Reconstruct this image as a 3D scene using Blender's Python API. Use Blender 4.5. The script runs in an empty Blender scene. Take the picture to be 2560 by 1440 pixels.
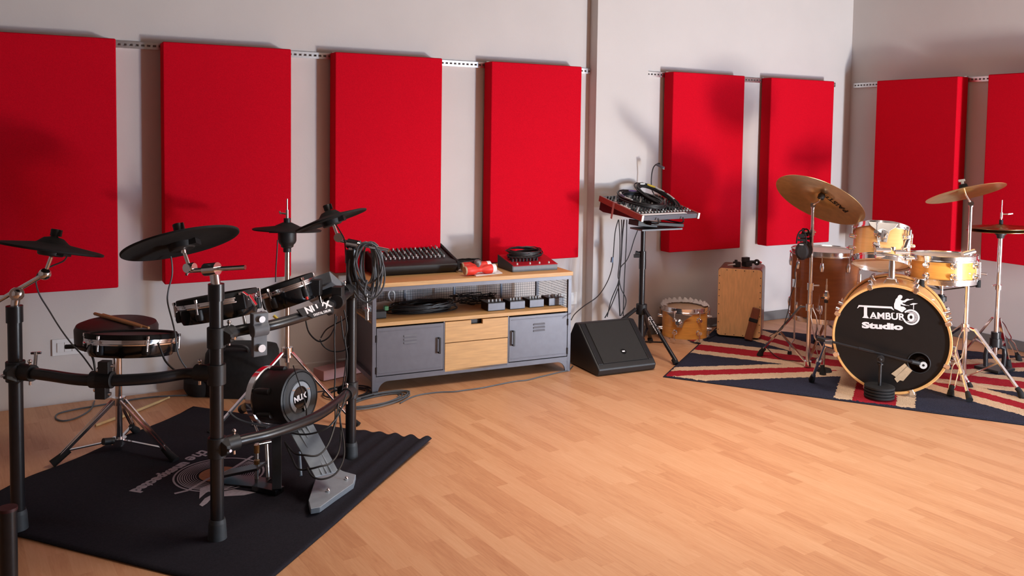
import bpy, math, random
from mathutils import Vector as V, Matrix as M4
random.seed(7)
C = bpy.context.scene.collection
PI = math.pi
# ------------------------------------------------------------------ camera model
F_PX, CXP, CYP, CAMH = 2168.48, 1280.0, 458.5, 1.3356
YAW, PITCH, ROLL = math.radians(90-61.204), math.radians(3.182), math.radians(0.8188)
FWD = V((math.sin(YAW)*math.cos(PITCH), math.cos(YAW)*math.cos(PITCH), -math.sin(PITCH)))
_r = V((math.cos(YAW), -math.sin(YAW), 0)); _u = _r.cross(FWD)
RGT = _r*math.cos(ROLL)+_u*math.sin(ROLL); UPV = _u*math.cos(ROLL)-_r*math.sin(ROLL)
EYE = V((0, 0, CAMH))
def ray(x, y): return FWD*F_PX+RGT*(x-CXP)-UPV*(y-CYP)
def P(x, y, Z=None, Y=None, X=None, d=None):
    """point of the room seen at photo position x,y on a height, a wall plane or at a distance"""
    k = ray(x, y)
    if Z is not None: return EYE+k*((Z-CAMH)/k.z)
    if Y is not None: return EYE+k*(Y/k.y)
    if X is not None: return EYE+k*(X/k.x)
    return EYE+k*(d/F_PX)
def PP(x, y, o, n):
    k = ray(x, y); return EYE+k*((o-EYE).dot(n)/k.dot(n))
def dep(p): return (p-EYE).dot(FWD)
def zat(q, py):
    lo, hi = -1, 3
    for _ in range(50):
        m = (lo+hi)/2; v = V((q[0], q[1], m))-EYE
        if CYP-F_PX*v.dot(UPV)/v.dot(FWD) > py: lo = m
        else: hi = m
    return lo
def disc_n(x, y, major, ratio, s):
    """normal of a round thing whose outline in the photo is an ellipse (s=+1 top seen, -1 underside seen)"""
    w = ray(x, y).normalized()
    A = (RGT*major[0]-UPV*major[1]); A = (A-w*A.dot(w)).normalized()
    B = A.cross(w)
    if B.z < 0: B = -B
    return (w*(-ratio*s)+B*math.sqrt(max(0, 1-ratio*ratio))).normalized()
# ------------------------------------------------------------------ mesh builder
def frame(o, z, x=None):
    z = V(z).normalized()
    x = V(x) if x is not None else (V((1, 0, 0)) if abs(z.x) < .9 else V((0, 1, 0)))
    x = (x-z*x.dot(z)).normalized(); y = z.cross(x)
    m = M4((x, y, z)).transposed().to_4x4(); m.translation = V(o); return m
def smooth_path(pts, n=6, closed=False):
    pts = [V(p) for p in pts]; N = len(pts)
    if N < 3: return pts
    out = []
    rng = range(N if closed else N-1)
    for i in rng:
        if closed: a, b, c, d = pts[i-1], pts[i], pts[(i+1) % N], pts[(i+2) % N]
        else: a, b, c, d = pts[max(i-1, 0)], pts[i], pts[i+1], pts[min(i+2, N-1)]
        for k in range(n):
            t = k/n
            out.append(.5*((2*b)+(c-a)*t+(2*a-5*b+4*c-d)*t*t+(3*b-a-3*c+d)*t**3))
    if not closed: out.append(pts[-1])
    return out
def axes(x, y, z, o):
    m = M4((V(x), V(y), V(z))).transposed().to_4x4(); m.translation = V(o); return m
class MB:
    def __init__(s, M=None): s.v = []; s.f = []; s.M = M
    def add(s, vs, fs, M=None):
        b = len(s.v)
        for p in vs:
            p = V(p)
            if M is not None: p = M @ p
            if s.M is not None: p = s.M @ p
            s.v.append(p)
        s.f += [tuple(i+b for i in f) for f in fs]; return s
    def box(s, lo, hi, M=None):
        x0, y0, z0 = lo; x1, y1, z1 = hi
        return s.add([(x0,y0,z0),(x1,y0,z0),(x1,y1,z0),(x0,y1,z0),(x0,y0,z1),(x1,y0,z1),(x1,y1,z1),(x0,y1,z1)],
            [(3,2,1,0),(4,5,6,7),(0,1,5,4),(1,2,6,5),(2,3,7,6),(3,0,4,7)], M)
    def cbox(s, c, sz, M=None):
        return s.box([c[i]-sz[i]/2 for i in range(3)], [c[i]+sz[i]/2 for i in range(3)], M)
    def hexa(s, p):   # 4 bottom + 4 top points
        return s.add(p, [(3,2,1,0),(4,5,6,7),(0,1,5,4),(1,2,6,5),(2,3,7,6),(3,0,4,7)])
    def bar(s, a, b, w, h, up=(0, 0, 1)):
        a, b = V(a), V(b); m = frame(a, b-a, up); L = (b-a).length
        return s.box((-h/2, -w/2, 0), (h/2, w/2, L), m)
    def cyl(s, a, b, r, r1=None, n=20):
        a, b = V(a), V(b); r1 = r if r1 is None else r1; m = frame(a, b-a); L = (b-a).length
        return s.lathe([(0, 0), (r, 0), (r1, L), (0, L)], m, n)
    def lathe(s, prof, m=None, n=32, arc=None):
        m = m or M4(); vs = []; fs = []; rows = []
        seg = n if arc is None else n+1
        for r, z in prof:
            if r < 1e-7: rows.append([len(vs)]); vs.append((0, 0, z))
            else:
                rows.append(list(range(len(vs), len(vs)+seg)))
                for k in range(seg):
                    a = (2*PI*k/n) if arc is None else arc[0]+(arc[1]-arc[0])*k/n
                    vs.append((r*math.cos(a), r*math.sin(a), z))
        for A, B in zip(rows, rows[1:]):
            for k in range(n):
                k2 = (k+1) % n if arc is None else k+1
                if len(A) == 1 and len(B) == 1: continue
                if len(A) == 1: fs.append((A[0], B[k2], B[k]))
                elif len(B) == 1: fs.append((A[k], A[k2], B[0]))
                else: fs.append((A[k], A[k2], B[k2], B[k]))
        return s.add(vs, fs, m)
    def sphere(s, c, r, n=16, sq=1.0):
        return s.lathe([(r*math.sin(PI*i/8), -r*sq*math.cos(PI*i/8)) for i in range(9)], M4.Translation(V(c)), n)
    def tube(s, pts, r, n=8, closed=False, sm=0):
        pts = smooth_path(pts, sm, closed) if sm else [V(p) for p in pts]
        N = len(pts); vs = []; fs = []
        T = []
        for i in range(N):
            if closed: t = pts[(i+1) % N]-pts[i-1]
            else: t = pts[min(i+1, N-1)]-pts[max(i-1, 0)]
            T.append(t.normalized() if t.length > 1e-9 else V((0, 0, 1)))
        x = V((0, 0, 1)) if abs(T[0].z) < .9 else V((1, 0, 0))
        for i in range(N):
            x = x-T[i]*x.dot(T[i]); x = x.normalized() if x.length > 1e-6 else T[i].orthogonal().normalized()
            y = T[i].cross(x); rr = r[i] if isinstance(r, (list, tuple)) else r
            for k in range(n):
                a = 2*PI*k/n; vs.append(pts[i]+x*(rr*math.cos(a))+y*(rr*math.sin(a)))
        for i in range(N if closed else N-1):
            j = (i+1) % N
            for k in range(n):
                k2 = (k+1) % n; fs.append((i*n+k, i*n+k2, j*n+k2, j*n+k))
        if not closed:
            fs.append(tuple(range(n-1, -1, -1))); fs.append(tuple((N-1)*n+k for k in range(n)))
        return s.add(vs, fs)
    def torus(s, m, R, r, n=40, k=10, arc=None):
        prof = [(R+r*math.cos(2*PI*i/k), r*math.sin(2*PI*i/k)) for i in range(k+1)]
        return s.lathe(prof, m, n, arc)
    def prism(s, poly, m, t):
        n = len(poly)
        vs = [(x, y, 0) for x, y in poly]+[(x, y, t) for x, y in poly]
        fs = [tuple(range(n-1, -1, -1)), tuple(range(n, 2*n))]+[(i, (i+1) % n, n+(i+1) % n, n+i) for i in range(n)]
        return s.add(vs, fs, m)
    def text(s, txt, m, size, ext=.0005, off=0.0, shear=0, sx=1.0, align='CENTER', sp=1.0):
        cu = bpy.data.curves.new('t', 'FONT'); cu.body = txt; cu.size = size; cu.extrude = ext; cu.offset = off
        cu.shear = shear; cu.align_x = align; cu.align_y = 'CENTER'; cu.space_character = sp; cu.resolution_u = 3
        o = bpy.data.objects.new('t', cu); C.objects.link(o)
        dg = bpy.context.evaluated_depsgraph_get(); dg.update()
        me = o.evaluated_get(dg).to_mesh()
        s.add([(p.co.x*sx, p.co.y, p.co.z) for p in me.vertices], [tuple(f.vertices) for f in me.polygons], m)
        o.evaluated_get(dg).to_mesh_clear()
        bpy.data.objects.remove(o); bpy.data.curves.remove(cu); return s
    def each(s, name, mat, parent=None, par=None, **k):
        """one object per separate piece"""
        n = len(s.v); root = list(range(n))
        def find(a):
            while root[a] != a: root[a] = root[root[a]]; a = root[a]
            return a
        for f in s.f:
            r0 = find(f[0])
            for i in f[1:]: root[find(i)] = r0
        grp = {}
        for f in s.f: grp.setdefault(find(f[0]), []).append(f)
        out = []
        for fs in grp.values():
            ids = sorted({i for f in fs for i in f}); mp = {i: j for j, i in enumerate(ids)}
            m = MB(); m.v = [s.v[i] for i in ids]; m.f = [tuple(mp[i] for i in f) for f in fs]
            o = m.build(name, mat, parent, **k)
            if par is not None: o.parent = par
            out.append(o)
        return out
    def build(s, name, mat, parent=None, bevel=0, ang=38, label=None, segs=2):
        me = bpy.data.meshes.new(name)
        inv = parent.matrix_world.inverted() if parent is not None else None
        me.from_pydata([(inv @ p) if inv else p for p in s.v], [], s.f); me.update()
        import bmesh
        bm = bmesh.new(); bm.from_mesh(me); bmesh.ops.recalc_face_normals(bm, faces=bm.faces); bm.to_mesh(me); bm.free()
        for p in me.polygons: p.use_smooth = True
        me.set_sharp_from_angle(angle=math.radians(ang))
        for mm in (mat if isinstance(mat, (list, tuple)) else [mat]): me.materials.append(mm)
        o = bpy.data.objects.new(name, me); C.objects.link(o)
        if parent is not None: o.parent = parent
        if bevel:
            b = o.modifiers.new('bevel', 'BEVEL'); b.width = bevel; b.segments = segs; b.limit_method = 'ANGLE'; b.harden_normals = True
        if label: o['label'] = label
        return o
def thing(name, label, cat, loc, rz=0, group=None):
    o = bpy.data.objects.new(name, None); C.objects.link(o); o.empty_display_size = .05
    o.matrix_world = M4.Translation(V(loc)) @ M4.Rotation(rz, 4, 'Z')
    o['label'] = label; o['category'] = cat
    if group: o['group'] = group
    return o
def tag(o, label, cat, group=None):
    o['label'] = label; o['category'] = cat
    if group: o['group'] = group
    return o
def child(mb, name, mat, par, root, **k):
    """sub-part: lives under a part that has no transform of its own, so it shares the root's frame"""
    o = mb.build(name, mat, root, **k); o.parent = par; return o
def child_each(mb, name, mat, par, root, **k): return mb.each(name, mat, root, par, **k)
def struct(o): o['kind'] = 'structure'; return o
def R2(x, y): return V((x, y, 0))
# ------------------------------------------------------------------ materials
MAT = {}
def mat(name, col, rough=.5, metal=0, nz=0, ns=20, bump=0, bs=200, spec=.5, coat=0, sheen=0, stretch=None):
    m = bpy.data.materials.new(name); m.use_nodes = True; nt = m.node_tree; N = nt.nodes; b = N['Principled BSDF']
    b.inputs['Roughness'].default_value = rough; b.inputs['Metallic'].default_value = metal
    b.inputs['Specular IOR Level'].default_value = spec; b.inputs['Coat Weight'].default_value = coat
    b.inputs['Sheen Weight'].default_value = sheen
    c = tuple(col)+(1,)
    b.inputs['Base Color'].default_value = c
    tc = N.new('ShaderNodeTexCoord'); src = tc.outputs['Object']
    if stretch:
        mp = N.new('ShaderNodeMapping'); mp.inputs['Scale'].default_value = stretch
        nt.links.new(src, mp.inputs['Vector']); src = mp.outputs['Vector']
    if nz:
        t = N.new('ShaderNodeTexNoise'); t.inputs['Scale'].default_value = ns; t.inputs['Detail'].default_value = 6
        nt.links.new(src, t.inputs['Vector'])
        r = N.new('ShaderNodeValToRGB'); r.color_ramp.elements[0].position = .25; r.color_ramp.elements[1].position = .75
        r.color_ramp.elements[0].color = tuple(max(0, x*(1-nz)) for x in col)+(1,)
        r.color_ramp.elements[1].color = tuple(min(1, x*(1+nz)) for x in col)+(1,)
        nt.links.new(t.outputs['Fac'], r.inputs['Fac']); nt.links.new(r.outputs['Color'], b.inputs['Base Color'])
    if bump:
        t2 = N.new('ShaderNodeTexNoise'); t2.inputs['Scale'].default_value = bs; t2.inputs['Detail'].default_value = 4
        nt.links.new(tc.outputs['Object'], t2.inputs['Vector'])
        bp = N.new('ShaderNodeBump'); bp.inputs['Strength'].default_value = bump; bp.inputs['Distance'].default_value = .002
        nt.links.new(t2.outputs['Fac'], bp.inputs['Height']); nt.links.new(bp.outputs['Normal'], b.inputs['Normal'])
    MAT[name] = m; return m
WALL = mat('wall_paint', (.67, .625, .60), .85, nz=.03, ns=3, bump=.15, bs=90, spec=.25)
WALLR = WALL
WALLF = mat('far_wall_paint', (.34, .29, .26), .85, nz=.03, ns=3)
CEIL = mat('ceiling_paint', (.13, .11, .10), .9, nz=.02, ns=4)
BASEB = mat('grey_baseboard', (.16, .155, .15), .5, nz=.05)
RED = mat('red_fabric', (.62, .003, .016), .92, nz=.12, ns=260, bump=.35, bs=420, spec=.08)
GALV = mat('galvanised_steel', (.72, .72, .72), .32, 1, nz=.06, ns=40)
CHROME = mat('chrome', (.88, .88, .90), .13, 1, nz=.02, ns=30)
DULLC = mat('satin_metal', (.62, .60, .58), .28, 1, nz=.04, ns=30)
BLKM = mat('black_metal', (.012, .012, .014), .32, 0, nz=.15, ns=60, spec=.5)
BLKP = mat('black_plastic', (.014, .014, .015), .5, 0, nz=.15, ns=80, bump=.1)
BLKR = mat('black_rubber', (.016, .015, .015), .75, 0, nz=.2, ns=60, bump=.1, spec=.25)
GRIPB = mat('grey_rubber', (.035, .04, .045), .6, 0, nz=.15, ns=60)
BLKG = mat('black_gloss', (.008, .008, .009), .14, 0, nz=.1, ns=40)
VINYL = mat('dark_vinyl', (.022, .015, .014), .5, 0, nz=.15, ns=30, bump=.1, bs=150)
CAB = mat('cable_black', (.012, .012, .013), .45, 0, nz=.1)
CABG = mat('cable_grey', (.10, .11, .12), .45, 0, nz=.1)
MATC = mat('mat_cloth', (.021, .020, .027), .95, 0, nz=.2, ns=150, bump=.3, bs=500, spec=.1)
PRINT = mat('mat_print', (.36, .32, .36), .9, 0, nz=.15, ns=80, spec=.1)
PRINTO = mat('mat_print_orange', (.36, .16, .09), .9, 0, nz=.15, ns=80, spec=.1)
GREYM = mat('grey_metal', (.27, .31, .35), .45, .2, nz=.06, ns=40)
GREYP = mat('grey_plastic', (.15, .16, .175), .5, 0, nz=.08, ns=50)
CABGR = mat('cabinet_grey', (.135, .138, .162), .42, .3, nz=.08, ns=25)
WHITE = mat('white_plastic', (.80, .80, .80), .4, 0, nz=.02)
PAPER = mat('paper', (.82, .80, .80), .8, 0, nz=.03)
REDP = mat('red_tape', (.75, .035, .02), .5, 0, nz=.1)
REDM = mat('red_panel', (.42, .012, .025), .4, .2, nz=.08)
FOAM = mat('mic_grille', (.26, .26, .27), .45, .7, nz=.2, ns=400, bump=.5, bs=700)
MAPLE = mat('maple', (.78, .42, .15), .3, 0, nz=.10, ns=9, coat=.5, stretch=(1, 1, 9))
AMBER = mat('amber_maple', (.80, .36, .07), .3, 0, nz=.14, ns=9, coat=.5, stretch=(1, 1, 9))
BROWNW = mat('brown_wood', (.30, .085, .018), .38, 0, nz=.18, ns=9, coat=.3, stretch=(1, 1, 7))
CAJF = mat('cajon_face', (.86, .46, .20), .5, 0, nz=.12, ns=14, stretch=(6, 6, 1))
CAJB = mat('cajon_body', (.19, .048, .022), .4, 0, nz=.2, ns=10, coat=.2, stretch=(1, 1, 5))
BRKW = mat('red_brown_wood', (.20, .05, .02), .45, 0, nz=.2, ns=14, stretch=(6, 6, 1))
OAK = mat('oak', (.60, .35, .14), .5, 0, nz=.16, ns=7, stretch=(1.2, 12, 12))
STICK = mat('stick_wood', (.50, .25, .10), .5, 0, nz=.1, ns=30)
STICKL = mat('pale_stick_wood', (.62, .43, .20), .5, 0, nz=.1, ns=30)
BRASS = mat('cymbal_bronze', (.82, .60, .28), .30, 1, nz=.10, ns=30)
BRASSD = mat('hihat_bronze', (.50, .33, .15), .3, 1, nz=.10, ns=30)
INK = mat('black_ink', (.03, .025, .02), .5)
HEADW = mat('drum_head_white', (.78, .72, .68), .45, 0, nz=.03, ns=20)
HEADT = mat('drum_head_tan', (.66, .42, .25), .3, 0, nz=.05, ns=20)
HEADK = mat('drum_head_black', (.010, .009, .009), .38, 0, nz=.1, ns=20, spec=.3)
INKW = mat('white_ink', (.84, .80, .80), .6, 0, nz=.02)
BEIGE = mat('beige_matte', (.55, .40, .25), .7, 0, nz=.12, ns=60)
CHEEK = mat('cherry_cheek', (.30, .075, .06), .4, 0, nz=.15, ns=14, stretch=(2, 9, 9))
DKRED = mat('dark_red_panel', (.045, .008, .01), .5, 0, nz=.2)
KNOBW = mat('pale_knob', (.55, .55, .53), .4, 0, nz=.05)
KNOBG = mat('green_grey_knob', (.10, .13, .12), .4, 0, nz=.2, ns=300)
YEL = mat('yellow_label', (.70, .52, .06), .5, 0, nz=.05)
PURP = mat('purple_label', (.10, .05, .16), .5, 0, nz=.05)
BLUEL = mat('blue_label', (.03, .08, .16), .5, 0, nz=.05)
GREENL = mat('green_label', (.06, .22, .08), .5, 0, nz=.05)
PINKP = mat('pink_box', (.50, .26, .26), .6, 0, nz=.05)
FELT = mat('cream_felt', (.55, .42, .24), .9, 0, nz=.08)
LED = mat('lens', (.6, .6, .58), .3)
# floor: strip parquet laminate, strips running along world direction FD
def floor_mat():
    m = bpy.data.materials.new('wood_strip_floor'); m.use_nodes = True; nt = m.node_tree; N = nt.nodes; L = nt.links; b = N['Principled BSDF']
    tc = N.new('ShaderNodeTexCoord'); mp = N.new('ShaderNodeMapping'); mp.inputs['Rotation'].default_value = (0, 0, FLOOR_ROT)
    L.new(tc.outputs['Object'], mp.inputs['Vector']); sp = N.new('ShaderNodeSeparateXYZ'); L.new(mp.outputs['Vector'], sp.inputs[0])
    def mth(op, *a):
        n = N.new('ShaderNodeMath'); n.operation = op
        for i, v in enumerate(a):
            if isinstance(v, (int, float)): n.inputs[i].default_value = v
            else: L.new(v, n.inputs[i])
        return n.outputs[0]
    def rnd(x, y):
        c = N.new('ShaderNodeCombineXYZ'); L.new(x, c.inputs[0])
        if y is not None: L.new(y, c.inputs[1])
        w = N.new('ShaderNodeTexWhiteNoise'); w.noise_dimensions = '2D'; L.new(c.outputs[0], w.inputs['Vector']); return w.outputs['Value']
    W_, L_ = .055, .40
    yy = mth('DIVIDE', sp.outputs[1], W_); row = mth('FLOOR', yy); fy = mth('FRACT', yy)
    xx = mth('ADD', mth('DIVIDE', sp.outputs[0], L_), mth('MULTIPLY', rnd(row, None), 7.3)); col = mth('FLOOR', xx); fx = mth('FRACT', xx)
    r0 = rnd(row, col)
    gap = mth('MAXIMUM', mth('LESS_THAN', fy, .012), mth('LESS_THAN', fx, .0022))
    c2 = N.new('ShaderNodeCombineXYZ'); L.new(mth('ADD', mth('MULTIPLY', sp.outputs[0], 3.0), mth('MULTIPLY', r0, 31)), c2.inputs[0]); L.new(mth('ADD', mth('MULTIPLY', sp.outputs[1], 34), mth('MULTIPLY', r0, 57)), c2.inputs[1])
    nz = N.new('ShaderNodeTexNoise'); nz.inputs['Scale'].default_value = 1.6; nz.inputs['Detail'].default_value = 9; nz.inputs['Distortion'].default_value = 1.6; nz.inputs['Roughness'].default_value = .62; L.new(c2.outputs[0], nz.inputs['Vector'])
    v = mth('ADD', mth("MULTIPLY", r0, .34), mth('MULTIPLY', nz.outputs["Fac"], .80))
    v = mth('SUBTRACT', v, mth('MULTIPLY', gap, .10))
    r = N.new('ShaderNodeValToRGB'); e = r.color_ramp.elements
    e[0].position = .18; e[0].color = (.50, .215, .10, 1); e[1].position = 1.0; e[1].color = (.76, .44, .245, 1)
    k = e.new(.56); k.color = (.655, .335, .17, 1)
    L.new(v, r.inputs['Fac']); L.new(r.outputs['Color'], b.inputs['Base Color'])
    b.inputs['Roughness'].default_value = .40; b.inputs['Specular IOR Level'].default_value = .4
    return m
FLOOR_ROT = math.radians(85)
FLOORM = floor_mat()
# ------------------------------------------------------------------ the room
DA, DB, XC, XL, YF, HC = 4.684, 4.638, 5.516, -1.75, -0.4, 3.0
PX0, PX1, PYD = 3.131, 3.5395, 4.600
def quad(name, pts, m):
    o = MB().add(pts, [(0, 1, 2, 3)]).build(name, m); return struct(o)
struct(MB().box((XL-.1, YF-.1, -.12), (XC+.1, DA+.1, 0)).build('floor', FLOORM))
struct(MB().box((XL-.1, YF-.1, HC), (XC+.1, DA+.1, HC+.1)).build('ceiling', CEIL))
struct(MB().box((XL-.1, DA, 0), (PX1, DA+.1, HC)).box((PX1, DB, 0), (XC+.1, DA+.1, HC)).build('wall_back', WALL))
struct(MB().box((PX0, PYD, 0), (PX1, DA-.0005, HC)).build('trim_1', WALL))
struct(MB().box((XC, YF-.1, 0), (XC+.1, DB, HC)).build('wall_right', WALLR))
struct(MB().box((XL-.1, YF-.1, 0), (XL, DA, HC)).build('wall_left', WALLF))
# front wall with a glazed door opening towards the right and a window further left
DX0, DX1, DH = 4.28, 4.92, 2.05
struct(MB().box((XL, YF-.1, 0), (DX0, YF, HC)).box((DX1, YF-.1, 0), (XC, YF, HC)).box((DX0, YF-.1, DH), (DX1, YF, HC)).build('wall_front', WALLF))
dm = MB()
for x0, x1, z0, z1 in ((DX0, DX0+.05, 0, DH), (DX1-.05, DX1, 0, DH), (DX0+.05, DX1-.05, DH-.06, DH), (DX0+.05, DX1-.05, 0, .08)):
    dm.box((x0, YF-.08, z0), (x1, YF-.02, z1))
door = struct(dm.build('door_1', WHITE, bevel=.004))
bb = .066
struct(MB().box((PX1+.0, DB-.012, 0), (XC, DB, bb)).build('baseboard_back', BASEB, bevel=.003))
struct(MB().box((XC-.012, 0.2, 0), (XC, DB-.012, bb)).build('baseboard_right', BASEB, bevel=.003))
# ------------------------------------------------------------------ acoustic panels
ZT, ZB, TK = 1.7692, .5692, .1129
def panel(label, o, ex, ey, w, h, t, gap=.017):
    """ex along the wall, ey away from the wall; soft padded block"""
    m = MB(axes(ex, ey, (0, 0, 1), o))
    n = 14
    m.box((0, gap, 0), (w, t, h))
    ob = m.build('acoustic_panel', RED, None, bevel=.007, segs=3)
    tag(ob, label, 'acoustic panel', 'red acoustic panels on the walls')
    hk = MB(m.M); hk.box((.012, .004, h-.03), (.032, gap+.004, h+.006)); hk.box((w-.032, .004, h-.03), (w-.012, gap+.004, h+.006))
    hk.each('hanging_bracket', GALV, ob)
    return ob
for lab, x0, x1 in (('red fabric acoustic panel furthest left, cut off by the photo edge', -.292, .3432),
    ('red acoustic panel behind the middle black cymbal pad', .5516, 1.1823),
    ('red acoustic panel above the black mixer on the sideboard', 1.418, 2.0479),
    ('red acoustic panel above the red effects unit, left of the wall column', 2.365, 3.0006)):
    panel(lab, (x0, DA, ZB), (1, 0, 0), (0, -1, 0), x1-x0, ZT-ZB, TK)
for lab, x0, x1 in (('red acoustic panel right of the wall column behind the lamp of the mixing desk', 3.6891, 4.3197),
    ('red acoustic panel behind the big tilted bronze cymbal, next to the room corner', 4.5704, 5.2084)):
    panel(lab, (x0, DB, ZB), (1, 0, 0), (0, -1, 0), x1-x0, ZT-ZB, TK)
for lab, y0, y1 in (('red acoustic panel on the right wall nearest the room corner', 4.2967, 3.66),
    ('red acoustic panel at the right edge of the photo above the hi-hat', 3.4526, 2.82)):
    panel(lab, (XC, y0, ZB), (0, -1, 0), (-1, 0, 0), y0-y1, ZT-ZB, TK+.017)
def rail(label, o, ex, ey, L, slots=True):
    m = MB(axes(ex, ey, (0, 0, 1), o))
    h = .034; step = .027
    # perforated strip: two flanges, two rims and webs between the slots
    m.box((0, .0, -h/2), (L, .0145, -h/2+.003)); m.box((0, .0, h/2-.003), (L, .0145, h/2))
    m.box((0, .0115, -h/2+.003), (L, .0145, -.005)); m.box((0, .0115, .005), (L, .0145, h/2-.003))
    x = 0
    while x < L:
        m.box((x, .0115, -.005), (min(x+.011, L), .0145, .005)); x += step
    o = m.build('mounting_rail', GALV)
    tag(o, label, 'rail'); return o
ZR = 1.752
rail('perforated steel rail behind the four panels left of the wall column', (-.6, DA, ZR), (1, 0, 0), (0, -1, 0), PX0-.002+.6)
rail('perforated steel rail behind the two panels right of the wall column', (PX1+.002, DB, ZR), (1, 0, 0), (0, -1, 0), 5.33-PX1)
rail('perforated steel rail along the right wall', (XC, 4.60, ZR), (0, -1, 0), (-1, 0, 0), 2.0)
# ------------------------------------------------------------------ wall sockets
def socket(label, c, w, h):
    t = thing('wall_socket', label, 'wall socket', c)
    fr = MB().cbox((c[0], c[1]-.004, c[2]), (w, .008, h)).build('cover_plate', WHITE, t, bevel=.002)
    for k in (-1, 0, 1):
        MB().cbox((c[0]+k*w*.235, c[1]-.0095, c[2]), (w*.215, .005, h*.56)).build('socket_insert', WHITE, t, bevel=.001)
a = P(170, 866, Y=DA); socket('white wall socket plate low on the wall behind the left cymbal post', (a.x, DA, a.z), .138, .08)
b = P(1424, 746, Y=DA); socket('white wall socket plate behind the right end of the sideboard', (b.x-.01, DA, b.z), .12, .08)
# ------------------------------------------------------------------ union jack rug
RO = V((3.047, 3.767, 0)); RU = V((.589, -.808, 0)).normalized(); RV = V((-RU.y, RU.x, 0)); RL, RH = 2.174, 1.50
RUGM = axes(RU, RV, (0, 0, 1), RO)
def rug_mat():
    m = bpy.data.materials.new('flag_rug'); m.use_nodes = True; nt = m.node_tree; N = nt.nodes; L = nt.links; b = N['Principled BSDF']
    tc = N.new('ShaderNodeTexCoord')
    nz = N.new('ShaderNodeTexNoise'); nz.inputs['Scale'].default_value = 55; nz.inputs['Detail'].default_value = 3; L.new(tc.outputs['Object'], nz.inputs['Vector'])
    def math(op, a, c=None, d=None):
        n = N.new('ShaderNodeMath'); n.operation = op
        for i, v in enumerate((a, c, d)):
            if v is None: continue
            if isinstance(v, (int, float)): n.inputs[i].default_value = v
            else: L.new(v, n.inputs[i])
        return n.outputs[0]
    sp = N.new('ShaderNodeSeparateXYZ'); L.new(tc.outputs['Object'], sp.inputs[0])
    sc = N.new('ShaderNodeSeparateColor'); L.new(nz.outputs['Color'], sc.inputs[0])
    s = math('ADD', sp.outputs[0], math('MULTIPLY', math('SUBTRACT', sc.outputs[0], .5), .028))
    t = math('ADD', sp.outputs[1], math('MULTIPLY', math('SUBTRACT', sc.outputs[1], .5), .028))
    ds = math('ABSOLUTE', math('SUBTRACT', s, RL/2)); dt = math('ABSOLUTE', math('SUBTRACT', t, RH/2))
    sm = math('SUBTRACT', RL/2, ds); tm = math('SUBTRACT', RH/2, dt)
    q = math('SUBTRACT', tm, math('MULTIPLY', sm, RH/RL*.985))
    def lt(a, v): return math('LESS_THAN', a, v)
    def gt(a, v): return math('GREATER_THAN', a, v)
    white = math('MULTIPLY', lt(q, .192), gt(q, -.150)); red = math('MULTIPLY', lt(q, .098), gt(q, -.022))
    cw = math('MAXIMUM', lt(ds, .19), lt(dt, .172)); cr = math('MAXIMUM', lt(ds, .103), lt(dt, .078))
    red = math('MULTIPLY', red, math('SUBTRACT', 1, cw)); red = math('MAXIMUM', red, cr); white = math('MAXIMUM', white, cw)
    edge = math('LESS_THAN', math('MINIMUM', sm, tm), .014)
    def mix(f, a, c):
        n = N.new('ShaderNodeMix'); n.data_type = 'RGBA'; L.new(f, n.inputs[0])
        for i, v in ((6, a), (7, c)):
            if isinstance(v, tuple): n.inputs[i].default_value = v+(1,)
            else: L.new(v, n.inputs[i])
        return n.outputs[2]
    col = mix(white, (.032, .034, .055), (.66, .47, .31)); col = mix(red, col, (.36, .018, .030)); col = mix(edge, col, (.030, .030, .045))
    n2 = N.new('ShaderNodeTexNoise'); n2.inputs['Scale'].default_value = 160; n2.inputs['Detail'].default_value = 5; L.new(tc.outputs['Object'], n2.inputs['Vector'])
    mm = N.new('ShaderNodeMix'); mm.data_type = 'RGBA'; mm.blend_type = 'MULTIPLY'; mm.inputs[0].default_value = .55
    rr = N.new('ShaderNodeValToRGB'); rr.color_ramp.elements[0].position = .3; rr.color_ramp.elements[0].color = (.55, .55, .55, 1); rr.color_ramp.elements[1].position = .65; rr.color_ramp.elements[1].color = (1.1, 1.1, 1.1, 1)
    L.new(n2.outputs['Fac'], rr.inputs['Fac']); L.new(col, mm.inputs[6]); L.new(rr.outputs['Color'], mm.inputs[7]); L.new(mm.outputs[2], b.inputs['Base Color'])
    b.inputs['Roughness'].default_value = .95; b.inputs['Specular IOR Level'].default_value = .08
    bp = N.new('ShaderNodeBump'); bp.inputs['Strength'].default_value = .8; bp.inputs['Distance'].default_value = .004
    L.new(n2.outputs['Fac'], bp.inputs['Height']); L.new(bp.outputs['Normal'], b.inputs['Normal'])
    return m
RUGMAT = rug_mat()
mb = MB(); nx, ny = 110, 76; top = []
for j in range(ny+1):
    for i in range(nx+1):
        e = min(i, nx-i, j, ny-j); z = .003 if e == 0 else .011+random.uniform(-.0012, .0012)
        top.append((RL*i/nx, RH*j/ny, z))
fs = [(j*(nx+1)+i, j*(nx+1)+i+1, (j+1)*(nx+1)+i+1, (j+1)*(nx+1)+i) for j in range(ny) for i in range(nx)]
mb.add(top, fs); mb.add([(0, 0, .0005), (RL, 0, .0005), (RL, RH, .0005), (0, RH, .0005)], [(3, 2, 1, 0)])
rug = mb.build('flag_rug', RUGMAT); rug.matrix_world = RUGM
tag(rug, 'shaggy navy, red and cream British flag rug under the wooden drum kit', 'rug')
ZRUG = .012
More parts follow.
